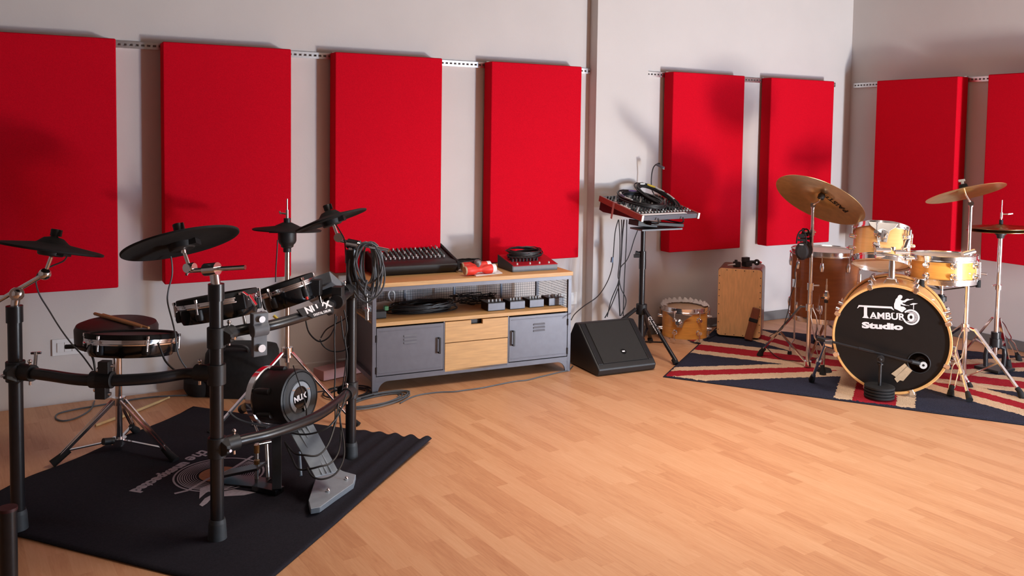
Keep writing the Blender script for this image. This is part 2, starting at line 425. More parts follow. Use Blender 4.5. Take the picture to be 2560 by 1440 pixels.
# ------------------------------------------------------------------ black mat with print
MC = [V((-.305, 3.475, 0)), V((.53, 2.479, 0)), V((1.489, 3.403, 0)), V((.66, 4.338, 0))]   # left, near, right, far
MU = (MC[1]-MC[0]); MV = (MC[3]-MC[0]); ML, MW = MU.length, MV.length
def matp(u, v):  # u along the near-left edge (0..1), v across (0..1)
    return MC[0]*(1-u)*(1-v)+MC[1]*u*(1-v)+MC[2]*u*v+MC[3]*(1-u)*v
def matz(u, v):
    # ripples parallel to the right edge, dying out towards the print
    k = 1-u
    a = .013*max(0, 1-k/.34)*min(1, max(0, (v-.35)/.5))
    a2 = .010*max(0, 1-abs(v)/.25)*.25
    return .005+a*(1+math.sin(k*2*PI/.062+math.sin(v*3)*.5))*.8+a2*(1+math.sin(u*23))*.3
mb = MB(); nu, nv = 150, 70; vs = []
for j in range(nv+1):
    for i in range(nu+1):
        u, v = i/nu, j/nv; p = matp(u, v)
        # soft waviness of the far-left border
        off = .012*math.sin(u*0)+(.010*math.sin(v*17)*(1 if i == 0 else 0))
        vs.append((p.x+off, p.y-off, matz(u, v) if 0 < i < nu and 0 < j < nv else matz(u, v)-.003))
fs = [(j*(nu+1)+i, j*(nu+1)+i+1, (j+1)*(nu+1)+i+1, (j+1)*(nu+1)+i) for j in range(nv) for i in range(nu)]
mb.add(vs, fs)
ring = [j*(nu+1) for j in range(nv+1)]
mat_o = mb.build('drum_mat', MATC)
sd = mat_o.modifiers.new('thick', 'SOLIDIFY'); sd.thickness = .004; sd.offset = 1
tag(mat_o, 'black cloth mat with pale printed record logo under the electronic drum kit', 'mat')
# printing on the mat
ZM = .0095
lc = P(548, 1185, Z=ZM)      # centre of the printed record
e1 = (P(640, 1120, Z=ZM)-P(500, 1225, Z=ZM)); e1.z = 0; e1.normalize(); e2 = V((-e1.y, e1.x, 0))
LM = frame((lc.x, lc.y, ZM), (0, 0, 1), e1)
pr = MB()
RR = (P(660, 1190, Z=ZM)-P(436, 1192, Z=ZM)).length/2
def flat_ring(m, r0, r1, M, a0=0, a1=2*PI, n=60, t=.0006):
    vs = []; fs = []
    for k in range(n+1):
        a = a0+(a1-a0)*k/n
        for r in (r0, r1): vs.append((r*math.cos(a), r*math.sin(a), t))
    for k in range(n): fs.append((2*k, 2*k+1, 2*k+3, 2*k+2))
    m.add(vs, fs, M)
flat_ring(pr, RR*.955, RR, LM)
for k in range(9): flat_ring(pr, RR*(.50+.047*k), RR*(.512+.047*k+.002*k), LM, PI*.15, PI*1.35)
for k in range(9): flat_ring(pr, RR*(.50+.047*k), RR*(.512+.047*k+.002*k), LM, -PI*.55, -PI*.1)
# bolt-like strokes crossing the record
def strip(px, w):
    pts = [P(x, y, Z=ZM+.0007) for x, y in px]
    for a, b in zip(pts, pts[1:]):
        d = (b-a).normalized(); n = V((-d.y, d.x, 0))*w/2
        pr.add([a-n, b-n, b+n, a+n], [(0, 1, 2, 3)])
strip([(436, 1234), (470, 1226), (522, 1196), (580, 1172), (632, 1140)], .013)
strip([(556, 1226), (590, 1210), (600, 1203)], .010)
for poly in ([(500, 1221), (520, 1213), (535, 1205), (535, 1222), (515, 1232), (498, 1247)], [(498, 1262), (512, 1246), (530, 1236), (534, 1240), (518, 1258), (506, 1266)],
             [(556, 1229), (585, 1223), (640, 1231), (610, 1238), (556, 1241)], [(606, 1170), (640, 1163), (636, 1174), (615, 1176)]):
    pr.add([P(x, y, Z=ZM+.0009) for x, y in poly], [tuple(range(len(poly)))])
pr.build('printed_record', PRINT, mat_o)
po = MB()
vs = [(RR*.44*math.cos(2*PI*k/40), RR*.44*math.sin(2*PI*k/40), .0004) for k in range(40)]
po.add(vs, [tuple(range(40))], LM)
po.build('record_label_print', PRINTO, mat_o, label='orange brown centre of the printed record')
a = P(333, 1231, Z=ZM); b = P(470, 1155, Z=ZM); tx = (a-b); tx.z = 0
tl = tx.length; tx.normalize()
tp = MB().text('unexpected', frame((a+b)/2, (0, 0, 1), tx), tl*.205, .0003, off=.004)
tp.build('printed_slogan', PRINT, mat_o)
a = P(472, 1150, Z=ZM); b = P(520, 1126, Z=ZM); t2 = (a-b); t2.z = 0; t2.normalize()
MB().text('the', frame((a+b)/2, (0, 0, 1), t2), .085, .0003, off=.002, shear=.2).build('printed_word', PRINT, mat_o)
# ------------------------------------------------------------------ lights
def area(name, loc, rot, sx, sy, w, col):
    l = bpy.data.lights.new(name, 'AREA'); l.shape = 'RECTANGLE'; l.size = sx; l.size_y = sy; l.energy = w; l.color = col
    o = bpy.data.objects.new(name, l); C.objects.link(o); o.location = loc; o.rotation_euler = rot; return o
# ------------------------------------------------------------------ electronic drum kit: rack
P1, P2, P3 = V((-.068, 3.24, 0)), V((.502, 2.875, 0)), V((1.112, 3.36, 0))
rk = thing('drum_rack', 'black tubular rack of the electronic drum kit with three upright posts and curved bars', 'drum rack', (P2.x, P2.y, 0))
PR = .0215
def vz(p, z): return V((p.x, p.y, z))
for p, zt in ((P1, .752), (P2, .842), (P3, .862)):
    po = MB().cyl(vz(p, .006), vz(p, zt), PR, n=24).cyl(vz(p, zt-.05), vz(p, zt+.004), PR+.004, n=24).build('post', BLKM, rk)
    child(MB().cyl(vz(p, .006), vz(p, .062), PR+.009, PR+.006, n=24).cyl(vz(p, .062), vz(p, .075), PR+.006, PR+.003, n=24), 'rubber_foot', GRIPB, po, rk)
def bar_pts(z0, z1, px):
    n = len(px)-1
    return [P(x, y, Z=z0+(z1-z0)*i/n) for i, (x, y) in enumerate(px)]
low_l = [vz(P1, .540)]+bar_pts(.540, .545, [(120, 938), (200, 949), (290, 951), (390, 945), (470, 934)])+[vz(P2, .552)]
top_r = [vz(P2, .672)]+bar_pts(.670, .700, [(600, 826), (670, 815), (740, 796), (800, 775), (850, 748), (872, 728)])+[vz(P3, .705)]
low_r = [vz(P2, .312)]+bar_pts(.310, .295, [(610, 1100), (670, 1086), (740, 1063), (800, 1036), (850, 1000), (868, 982)])+[vz(P3, .292)]
top_r_s = smooth_path(top_r, 6)
for nm, pts in (('side_bar', low_l), ('upper_bar', top_r), ('lower_bar', low_r)):
    MB().tube(pts, .0185, n=16, sm=6).build(nm, BLKM, rk)
def clamp(at, along, bolts=True):
    at = V(at); d = V(along).normalized()
    m = MB(); m.cyl(at-V((0, 0, .033)), at+V((0, 0, .033)), PR+.008, n=24)
    m.cyl(at+d*.012, at+d*.075, .027, n=20)
    s = d.cross(V((0, 0, 1))).normalized()
    m.hexa([at+s*.02-d*.005-V((0,0,.03)), at+s*.02+d*.03-V((0,0,.03)), at+s*.052+d*.02-V((0,0,.012)), at+s*.052+d*.005-V((0,0,.012)),
            at+s*.02-d*.005+V((0,0,.03)), at+s*.02+d*.03+V((0,0,.03)), at+s*.052+d*.02+V((0,0,.012)), at+s*.052+d*.005+V((0,0,.012))])
    m.cbox((0, 0, 0), (.024, .03, .04), frame(at+d*.03+V((0, 0, -.0)), (0, 0, 1), d))
    c = m.build('clamp', BLKP, rk, bevel=.002)
    b = MB(); b.cyl(at+d*.062+V((0, 0, -.04)), at+d*.062+V((0, 0, .036)), .0045, n=10)
    b.sphere(at+d*.062+V((0, 0, .038)), .007, 10); b.cyl(at+s*.045+d*.012, at+s*.064+d*.012, .005, n=10)
    child_each(b, 'clamp_bolt', CHROME, c, rk)
def proj_px(p):
    k = V(p)-EYE; return CXP+F_PX*k.dot(RGT)/k.dot(FWD), CYP-F_PX*k.dot(UPV)/k.dot(FWD)
def dirto(a, b): d = (V(b)-V(a)); d.z = 0; return d
clamp(low_l[0], dirto(low_l[0], low_l[1])); clamp(low_l[-1], dirto(low_l[-1], low_l[-2]))
clamp(top_r[0], dirto(top_r[0], top_r[1])); clamp(top_r[-1], dirto(top_r[-1], top_r[-2]))
clamp(low_r[0], dirto(low_r[0], low_r[1])); clamp(low_r[-1], dirto(low_r[-1], low_r[-2]))
# bar collars / spare clamps on the side bar and upper bar
def bar_clamp(p, d, up, w=.05):
    d = V(d).normalized(); m = MB().cyl(p-d*w/2, p+d*w/2, .027, n=20)
    m.cbox((0, 0, .035), (.034, .03, .05), frame(p, up, d))
    c = m.build('pad_clamp', BLKP, rk, bevel=.002)
    t = V(up).normalized()
    child_each(MB().cyl(p+t*.03-d*.024, p+t*.03-d*.012, .0105, n=12).cyl(p+t*.045+d*.012, p+t*.045+d*.028, .006, n=10), 'clamp_bolt', CHROME, c, rk)
    return c
pc1 = P(255, 949, Z=.545); d1 = P(300, 950, Z=.545)-P(220, 948, Z=.545)
bar_clamp(pc1, d1, (0, 0, -1), .07); bar_clamp(pc1+d1*.1, d1, (0, 0, 1), .05)
pc2 = P(648, 822, Z=.676); d2 = P(700, 808, Z=.68)-P(610, 826, Z=.672)
# two-sided bracket with the big bolt
MB().cyl(pc2-d2.normalized()*.028, pc2+d2.normalized()*.028, .026, n=20).cbox((0, 0, .03), (.055, .03, .05), frame(pc2, (0, 0, 1), d2)).cbox((0, 0, -.055), (.05, .02, .075), frame(pc2, (0, 0, 1), d2)).build('pad_bracket', GREYP, rk, bevel=.004)
bk = MB()
nn = V((d2.y, -d2.x, 0)).normalized()
if nn.y > 0: nn = -nn
bk.cyl(pc2+nn*.012+V((0, 0, -.062)), pc2+nn*.024+V((0, 0, -.062)), .013, n=16); bk.cyl(pc2+nn*.012+V((0, 0, .036)), pc2+nn*.026+V((0, 0, .036)), .011, n=16)
bk.each('bracket_bolt', GALV, rk)
pc3 = P(845, 752, Z=.70); d3 = P(865, 735, Z=.70)-P(825, 764, Z=.70)
MB().cyl(pc3-d3.normalized()*.025, pc3+d3.normalized()*.025, .027, n=20).cbox((0, 0, .03), (.045, .04, .05), frame(pc3, (0, 0, 1), d3)).build('pad_bracket', BLKP, rk, bevel=.003)
# logo plate wrapped on the upper bar
i0 = min(range(len(top_r_s)), key=lambda i: abs(proj_px(top_r_s[i])[0]-760)); dl0 = dep(top_r_s[i0]); i1 = min(range(len(top_r_s)), key=lambda i: abs(proj_px(top_r_s[i])[0]-830)); dl1 = dep(top_r_s[i1])
a, b = P(753, 787, d=dl0-.042), P(828, 765, d=dl1-.042)
tx = (b-a).normalized(); nrm = (EYE-(a+b)/2); nrm = (nrm-tx*nrm.dot(tx)).normalized(); nrm = (nrm+V((0, 0, .30))).normalized(); nrm = (nrm-tx*nrm.dot(tx)).normalized()
lp = frame((a+b)/2+nrm*.003, nrm, tx); W = (b-a).length
pl = MB(lp); pl.prism([(-W*.56, .022), (W*.50, .022), (W*.62, .006), (W*.52, -.008), (W*.48, -.024), (-W*.25, -.024), (-W*.35, -.008), (-W*.50, -.008)], M4.Translation((0, 0, -.004)), .004)
plate = pl.build('logo_plate', BLKP, rk)
tt = MB(lp)
tt.text('NU', M4.Translation((-W*.15, .0075, .0004)), .034, .0006, off=.0013, sx=1.55).text('X', M4.Translation((W*.37, .0075, .0004)), .034, .0006, off=.0013, sx=1.7)
tt.prism([(W*.14, -.004), (W*.19, -.004), (W*.29, .019), (W*.24, .019)], M4.Translation((0, 0, .0003)), .0006)
tt.text('DIGITAL DRUM', M4.Translation((W*.10, -.0155, .0004)), .0125, .0005, off=.0003, sx=1.25)
child(tt, 'logo_lettering', INKW, plate, rk, label='white logo lettering')
# chrome cymbal arms on top of the posts
def arm(label, neck, neck_top, clamp_px, rod, knuckle, tip, d):
    m = MB(); D = lambda q: P(q[0], q[1], d=d)
    m.cyl(neck, neck_top, .016, n=18)
    return m
q = lambda x, y, d: P(x, y, d=d)
dl = dep(vz(P1, .76)); dc = dep(vz(P2, .85)); dr = dep(vz(P3, .87))
m = MB(); s1 = dl/F_PX
cz = q(42, 735, dl); m.cyl(vz(P1, .74), V((cz.x, cz.y, cz.z)), .014, n=16)
vd = (EYE-cz).normalized()
m.cyl(cz+vd*.018, cz-vd*.018, .0215, n=24); m.sphere(cz, .0235, 20)
k1 = q(112, 685, dl); m.cyl(q(-45, 776, dl), k1, .0075, n=12)
m.sphere(k1, .0195, 20)
m.cyl(k1, q(128, 642, dl), .006, n=12)
m.build('cymbal_arm', CHROME, rk)
m = MB()
cc = q(528, 673, dc); m.cyl(vz(P2, .835), V((cc.x+.008, cc.y, cc.z)), .0155, n=18)
ax = (q(548, 671, dc-.012)-q(505, 675, dc+.012)).normalized()
m.cyl(cc-ax*.024, cc+ax*.026, .0205, n=24)
m.cyl(q(470, 677, dc+.02), q(613, 668, dc-.03), .0075, n=12)
k2 = q(474, 669, dc+.02); vd = V((ax.y, -ax.x, 0)); m.cyl(k2-vd*.016, k2+vd*.016, .015, n=20); m.cyl(k2-ax*.008, k2+ax*.02, .0135, n=20)
m.cyl(k2, q(458, 622, dc+.02), .0062, n=12); m.cyl(q(459, 632, dc+.02), q(457, 616, dc+.02), .009, n=12)
m.cyl(k2+V((-.004, 0, -.01)), k2+V((-.012, -.01, -.022)), .004, n=8)
m.build('cymbal_arm', CHROME, rk)
m = MB()
cc = q(884, 611, dr); m.cyl(vz(P3, .85), V((P3.x+.006, P3.y, cc.z)), .0155, n=18)
ax = (q(905, 613, dr-.012)-q(868, 606, dr+.012)).normalized()
m.cyl(cc-ax*.024, cc+ax*.026, .0205, n=24); m.cyl(q(845, 600, dr+.02), q(972, 626, dr-.05), .0075, n=12)
k3 = q(846, 594, dr+.02); vd = (EYE-k3).normalized(); m.cyl(k3+vd*.016, k3-vd*.016, .0185, n=24)
m.cyl(k3, q(832, 556, dr+.02), .0062, n=12)
m.build('cymbal_arm', CHROME, rk)
# ------------------------------------------------------------------ pads
def ecymbal(label, c, n, r, face):
    t = thing('cymbal_pad', label, 'cymbal pad', c, 0, 'black rubber cymbal pads of the electronic kit')
    F = frame(c, n, face)
    MB(F).lathe([(0, .030), (.012, .030), (.030, .026), (r*.30, .011), (r*.33, .0085), (r*.93, -.004), (r, -.0075), (r*1.0, -.0125), (r*.985, -.0145), (r*.90, -.0115), (r*.87, -.0085), (r*.40, -.004), (.05, -.010), (0, -.010)], n=64).build('rubber_disc', BLKR, t)
    MB(F).lathe([(0, -.032), (.036, -.032), (.040, -.028), (.042, -.009), (0, -.009)], n=32).cbox((.03, 0, -.018), (.05, .05, .018)).build('trigger_box', BLKP, t)
    MB(F).lathe([(0, .056), (.013, .056), (.015, .052), (.011, .032), (.016, .028), (0, .028)], n=20).cbox((.004, 0, .044), (.034, .010, .022)).build('wing_nut', BLKP, t)
    return t
c = P(131, 615, d=dl); ecymbal('left black cymbal pad seen edge-on in front of the furthest left red panel', c, disc_n(131, 615, (118, 16), .035, 1), .158, RGT)
c = P(451, 601, d=dc+.015); ecymbal('large black cymbal pad on the middle post showing its underside', c, disc_n(451, 601, (138, -29), .215, -1), .184, RGT)
c = P(826, 545, d=dr+.02); ecymbal('black cymbal pad on the right post tilted up to the right', c, disc_n(826, 545, (87, -28), .08, -1), .149, RGT)
def epad(label, c, n, r, h, xd, nl=6, a0=0):
    t = thing('drum_pad', label, 'drum pad', c, 0, 'black drum pads of the electronic kit'); F = frame(c, n, xd)
    MB(F).lathe([(r*.93, -.012), (r*.96, -.014), (r*.96, -h*.75), (r*.90, -h), (0, -h)], n=56).build('shell', BLKG, t)
    MB(F).lathe([(0, -.001), (r*.90, 0), (r*.92, -.004)], n=56).build('mesh_head', BLKP, t)
    MB(F).lathe([(r*.90, .006), (r*.98, .008), (r*1.0, .004), (r*1.0, -.008), (r*.97, -.010), (r*.90, -.002), (r*.90, .006)], n=56).build('rubber_rim', BLKR, t)
    MB(F).lathe([(r*.985, -.009), (r*1.03, -.009), (r*1.03, -.013), (r*1.01, -.015), (r*1.01, -.021), (r*1.04, -.023), (r*1.035, -.027), (r*.975, -.027), (r*.985, -.009)], n=56).build('hoop', CHROME, t)
    for k in range(nl):
        a = a0+2*PI*k/nl; m = MB(F @ M4.Rotation(a, 4, 'Z'))
        lg = MB(m.M).lathe([(0, 0), (.011, 0), (.014, .010), (.012, h*.45), (0, h*.5)], M4.Translation((r*.955, 0, -h*.86)), 14).build('lug', BLKP, t)
        child(MB(m.M).cyl((r*1.045, 0, -.046), (r*1.045, 0, -.004), .0032, n=10).cyl((r*1.045, 0, -.006), (r*1.045, 0, .004), .0055, n=8).box((r*1.0, -.006, -.026), (r*1.055, .006, -.010)), 'tension_screw', CHROME, lg, t)
    return t, F
d_t1 = 3.02
c = P(543, 741, d=d_t1); pad1, F1 = epad('larger black drum pad behind the middle post', c, disc_n(543, 741, (98, -17), .03, 1), .136, .078, RGT, 6, .35)
d_t2 = 3.28
c = P(715, 708, d=d_t2); pad2, F2 = epad('small black drum pad right of the middle post next to the sound module', c, disc_n(715, 708, (66, -22), .03, 1), .104, .085, RGT, 5, .55)
d_sn = 2.98
c = P(331, 836, d=d_sn); pad3, F3 = epad('lowest black drum pad in front of the round drum stool', c, disc_n(331, 836, (106, -1), .075, 1), .146, .068, RGT, 6, .2)
# L rods that hold the pads (belong to the rack)
m = MB().cyl(q(605, 772, 2.98), q(613, 812, 2.98), .0055, n=12).sphere(q(614, 813, 2.98), .008, 12)
m.tube([q(796, 728, 3.3), q(806, 772, 3.25), q(806, 780, 3.24)], .0055, n=12)
m.tube([q(287, 868, 2.98), q(287, 905, 2.98), q(284, 944, 2.95)], .0060, n=12)
m.tube([q(90, 880, 2.9), q(87, 925, 2.88)], .006, n=12); m.cyl(q(78, 883, 2.9), q(103, 882, 2.9), .0045, n=8)
m.each('support_rod', CHROME, rk)
MB().cbox((0, 0, 0), (.085, .05, .05), frame(q(604, 753, 2.96), RGT*.98-UPV*(-.17), FWD)).cbox((0, 0, 0), (.05, .06, .055), frame(q(785, 718, 3.27), RGT, FWD)).each('pad_holder', BLKP, rk, bevel=.004)
MB().bar(q(606, 730, 2.93), q(622, 742, 2.93), .018, .006).bar(q(622, 738, 2.93), q(640, 764, 2.93), .020, .007).build('quick_lever', CHROME, rk, bevel=.002)
# ------------------------------------------------------------------ sound module
c = P(806, 722, d=3.40)
t = thing('sound_module', 'grey sound module with small knobs at the right end of the electronic kit', 'drum module', c)
xm = (q(836, 716, 3.40)-q(778, 738, 3.40)).normalized(); zm = (V((.10, .42, .80))); zm = (zm-xm*zm.dot(xm)).normalized()
MF = frame(c, zm, xm)
MB(MF).cbox((0, 0, 0), (.135, .17, .048)).build('housing', GREYP, t, bevel=.005)
MB(MF).cbox((-.004, 0, .0245), (.118, .15, .002)).build('top_panel', BLKG, t)
kb = MB(MF)
for i in range(4): kb.cyl((-.045+i*.024, .045, .022), (-.045+i*.024, .045, .034), .0055, n=10)
kb.each('knob', KNOBW, t)
kb = MB(MF)
for i in range(4):
    for j in range(2): kb.cbox((-.045+i*.02, -.005-j*.025, .0235), (.012, .010, .004))
kb.cbox((.043, .035, .024), (.018, .012, .006)).cbox((.043, -.01, .024), (.018, .012, .006))
kb.each('button', REDM, t)
MB(MF).cbox((-.0, .02, -.06), (.022, .02, .09)).cbox((.02, -.03, -.035), (.06, .03, .03)).build('module_bracket', BLKP, t, bevel=.003)
# coloured cable tags under the pads
for nm, a, b, cm, lab in (('cable_tag', (684, 789), (694, 798), YEL, 'yellow cable tag below the small drum pad'), ('cable_tag', (766, 742), (768, 749), REDP, 'orange cable tag under the sound module'),
    ('cable_tag', (651, 778), (657, 790), PURP, 'purple cable tag behind the bracket of the upper bar')):
    o = MB().cyl(q(*a, 3.12), q(*b, 3.12), .0055, n=10).build(nm, cm); tag(o, lab, 'cable tag')
# ------------------------------------------------------------------ hi-hat of the electronic kit
hb = V((1.02, 4.02, 0)); hd = dep(V((1.02, 4.02, .6)))
hx = P(718, 700, d=hd); hb = V((hx.x, hx.y, 0)); hd = dep(vz(hb, .6)); H = lambda y: vz(hb, zat(hb, y))
t = thing('hihat_stand', 'chrome hi-hat stand with tripod legs behind the electronic kit', 'hi-hat stand', hb)
MB().cyl(H(905), H(625), .0125, n=20).build('tube', CHROME, t)
MB().cyl(H(625), H(497), .0035, n=10).build('pull_rod', DULLC, t)
MB().cyl(H(888), H(868), .026, n=20).cyl(H(748), H(738), .019, n=18).cyl(H(892), H(886), .030, n=20).each('leg_collar', CHROME, t)
for a in (-48, 75, 195):
    dv = V((math.cos(math.radians(a)), math.sin(math.radians(a)), 0)); hub = H(880)+dv*.025; ft = vz(hb, .014)+dv*.36
    lg = MB().bar(hub, ft, .018, .009).bar(vz(hb, .10)+dv*.02, hub.lerp(ft, .55), .014, .006).build('leg', CHROME, t, bevel=.001)
    child(MB().cyl(ft-dv*.015+V((0, 0, .012)), ft+dv*.02-V((0, 0, .010)), .012, .014, n=14), 'rubber_foot', BLKR, lg, t)
MB().bar(vz(hb, .03)+V((-.03, -.02, 0)), vz(hb, .02)+V((-.16, -.13, -.008)), .08, .012).build('foot_pedal', DULLC, t, bevel=.002)
c = H(570)
n_h = disc_n(719, 570, (86, 2), .06, 1)
t = thing('hihat_pad', 'black hi-hat pad on a chrome rod behind the electronic kit', 'hi-hat pad', c)
Fh = frame(c, n_h, RGT); r = .158
MB(Fh).lathe([(0, .026), (.02, .026), (r*.32, .012), (r*.36, .008), (r*.95, -.004), (r, -.008), (r*.98, -.013), (r*.4, -.008), (0, -.008)], n=56).build('rubber_disc', BLKR, t)
Fv = frame(c, (0, 0, 1), RGT)
MB(Fv).lathe([(0, -.008), (.040, -.008), (.042, -.015), (.042, -.060), (.038, -.070), (.030, -.078), (.028, -.088), (.018, -.094), (.018, -.112), (0, -.112)], n=32).cbox((-.055, 0, -.016), (.05, .03, .014)).build('controller_body', BLKP, t)
MB(Fv).lathe([(0, .046), (.016, .046), (.016, .024), (0, .024)], n=20).build('felt_nut', BLKP, t)
MB(Fv).lathe([(0, .085), (.007, .085), (.007, .046), (0, .046)], n=14).cyl((-.004, 0, .066), (-.035, 0, .070), .004, n=10).cyl((-.030, 0, .064), (-.036, 0, .078), .004, n=8).build('clutch', DULLC, t)
# ------------------------------------------------------------------ kick pad tower
kc = P(747, 993, d=3.30); kn = V((.565, -.82, .10)).normalized(); KF = frame(kc, kn, RGT); r = .104
t = thing('kick_pad', 'round black kick pad on a grey metal foot plate in front of the pedal', 'kick drum pad', (kc.x, kc.y, 0))
MB(KF).lathe([(0, -.150), (r*.96, -.150), (r*1.0, -.143), (r*1.02, -.02), (r*1.0, .004), (r*.93, .006), (r*.90, 0), (0, 0)], n=64).build('drum_body', BLKP, t)
MB(KF).lathe([(r*1.03, -.165), (r*1.09, -.162), (r*1.09, -.135), (r*1.03, -.133), (r*1.03, -.165)], n=64).build('hoop', CHROME, t)
MB(KF).lathe([(r*.86, 0), (r*.90, .006), (r*.86, .008), (r*.62, .007), (r*.58, .002), (r*.58, 0)], n=64).build('cushion_ring', GRIPB, t)
MB(KF).lathe([(r*.58, .001), (r*.56, .009), (r*.41, .009), (r*.38, .001)], n=48, arc=(-.35*PI, 1.35*PI)).build('horseshoe_plate', GREYM, t)
cp = MB(KF).lathe([(0, .006), (r*.36, .006), (r*.37, .010), (r*.40, .010), (r*.40, 0)], n=40).build('centre_cap', BLKG, t)
child(MB(KF).text('NUX', M4.Translation((0, -.002, .0068)) @ M4.Rotation(math.radians(14), 4, 'Z'), .030, .0005, off=.0012, sx=1.05), 'cap_lettering', INKW, cp, t, label='white lettering')
sc = MB(KF)
for a in (35, 145): sc.cyl((r*.49*math.cos(math.radians(a))-.004, r*.49*math.sin(math.radians(a)), .009), (r*.49*math.cos(math.radians(a))-.004, r*.49*math.sin(math.radians(a)), .011), .0028, n=8).cyl((r*.49*math.cos(math.radians(a))+.005, r*.49*math.sin(math.radians(a)), .009), (r*.49*math.cos(math.radians(a))+.005, r*.49*math.sin(math.radians(a)), .011), .0028, n=8)
sc.each('screw', CHROME, t)
for a in (100, 165, 215, 20, -40):
    MB(KF @ M4.Rotation(math.radians(a), 4, 'Z')).lathe([(0, 0), (.008, 0), (.013, .02), (.013, .07), (0, .075)], M4.Translation((r*1.0, 0, -.125)), 14).build('lug', BLKP, t)
# foot plate: base flange on the mat and inclined ribbed plate up to the drum
bl, br_ = P(790, 1281, Z=.012), P(905, 1204, Z=.012); bx = (br_-bl); bw = bx.length; bx.normalize(); bn = V((-bx.y, bx.x, 0))
tl_, tr_ = P(727, 1083, d=3.30), P(783, 1060, d=3.34)
m_l, m_r = P(788, 1192, d=3.10), P(846, 1178, d=3.17)
th = V((0, 0, .004))
def plate(a, b, c2, d2, t_=.006):
    nn = (b-a).cross(d2-a).normalized()
    if nn.y > 0: nn = -nn
    return [p_-nn*t_ for p_ in (a, b, c2, d2)]+[a, b, c2, d2]
fp = MB(); fp.hexa(plate(m_l, m_r, tr_, tl_))
for k in (.3, .5, .7):
    a, b = m_l.lerp(m_r, k), tl_.lerp(tr_, k); nn = (m_r-m_l).cross(tl_-m_l).normalized(); nn = -nn if nn.y > 0 else nn
    fp.tube([a+nn*.001, b+nn*.001], .004, n=8)
fp.build('foot_plate', GREYM, t, bevel=.001)
fl_px = [(793, 1183), (771, 1250), (776, 1272), (800, 1268), (838, 1240), (884, 1208), (890, 1186), (862, 1180), (848, 1172)]
pts = [P(x, y, Z=.055) if i in (0, 8) else P(x, y, Z=.040) for i, (x, y) in enumerate(fl_px)]
bot = [P(x, y+14, Z=.012) for x, y in fl_px]
fb = MB().add(bot+pts, [tuple(range(8, -1, -1)), tuple(range(9, 18))]+[(i, (i+1) % 9, 9+(i+1) % 9, 9+i) for i in range(9)])
fb.build('base_flange', GREYM, t, bevel=.003)
sb = MB()
for x, y in ((820, 1226), (866, 1196)): sb.cyl(P(x, y, Z=.043), P(x+9, y+22, Z=.014), .0045, n=10).sphere(P(x, y, Z=.045), .008, 10)
sb.each('spike_screw', CHROME, t)
MB().bar(P(692, 1085, d=3.28), P(692, 1226, d=3.17), .034, .03).bar(P(640, 1215, Z=.02), P(700, 1228, Z=.02), .05, .02).build('rear_frame', BLKM, t, bevel=.002)
MB().cyl(P(748, 1130, d=3.3), P(752, 1190, d=3.25), .006, n=10).build('support_rod', GREYM, t)
# ------------------------------------------------------------------ kick pedal
pp = P(642, 1200, Z=.012)
t = thing('kick_pedal', 'dark kick pedal with a cream felt beater behind the kick pad', 'drum pedal', pp)
MB().cyl(P(642, 1198, Z=.015), P(642, 1108, d=3.30), .008, n=12).cyl(P(670, 1193, Z=.015), P(666, 1110, d=3.34), .008, n=12).cyl(P(636, 1112, d=3.3), P(676, 1104, d=3.35), .007, n=12).build('pedal_frame', DULLC, t)
MB().cyl(P(642, 1160, d=3.25), P(642, 1150, d=3.25), .011, n=10).cyl(P(642, 1132, d=3.27), P(642, 1112, d=3.27), .011, n=10).build('spring', BRASSD, t)
MB().tube([P(655, 1110, d=3.32), P(640, 1070, d=3.34), P(622, 1030, d=3.36)], .005, n=10).build('beater_rod', CHROME, t)
bc = P(615, 1017, d=3.36); bd = (P(640, 1002, d=3.30)-bc).normalized()
MB().cyl(bc-bd*.038, bc-bd*.008, .017, n=20).build('beater_back', BLKP, t)
MB().cyl(bc-bd*.008, bc+bd*.022, .017, n=20).build('beater', FELT, t, label='cream felt beater')
fa, fb_ = P(560, 1185, Z=.03), P(655, 1165, d=3.27)
MB().bar(fa, fb_, .075, .010).build('footboard', BLKM, t, bevel=.002)
MB().bar(P(540, 1196, Z=.014), P(665, 1208, Z=.014), .09, .006).build('base_plate', BLKM, t, bevel=.001)
# pale chrome board leaning behind (hi-hat pedal board)
# ------------------------------------------------------------------ drum stool and sticks
tc_ = P(298, 1104, Z=.04); tb = V((tc_.x, tc_.y, 0)); T = lambda y: vz(tb, zat(tb, y))
t = thing('drum_stool', 'round dark vinyl drum stool on a chrome tripod with two sticks on it', 'drum stool', tb)
ts = T(800); zs = T(796).z; sr = 97*dep(ts)/F_PX
SF = M4.Translation((P(292, 815, d=dep(ts)).x, P(292, 815, d=dep(ts)).y, 0))
zt_, zb_ = zat(SF.translation, 815)+.018, zat(SF.translation, 862)
MB(SF).lathe([(0, zt_+.004), (sr*.80, zt_+.003), (sr*.95, zt_-.006), (sr, zt_-.022), (sr*.99, zb_+.02), (sr*.93, zb_+.004), (sr*.6, zb_), (0, zb_)], n=56).build('seat', VINYL, t)
MB().cyl(T(1105), V((tb.x, tb.y, zb_)), .0135, n=20).build('tube', CHROME, t)
MB().cyl(T(1010), T(992), .026, n=20).cyl(T(1108), T(1094), .030, n=20).cyl(T(1114), T(1106), .020, n=16).each('leg_collar', CHROME, t)
MB().cyl(T(1098)+V((-.02, -.01, 0)), T(1096)+V((-.062, -.03, .006)), .014, n=12).build('wing_bolt', BLKP, t)
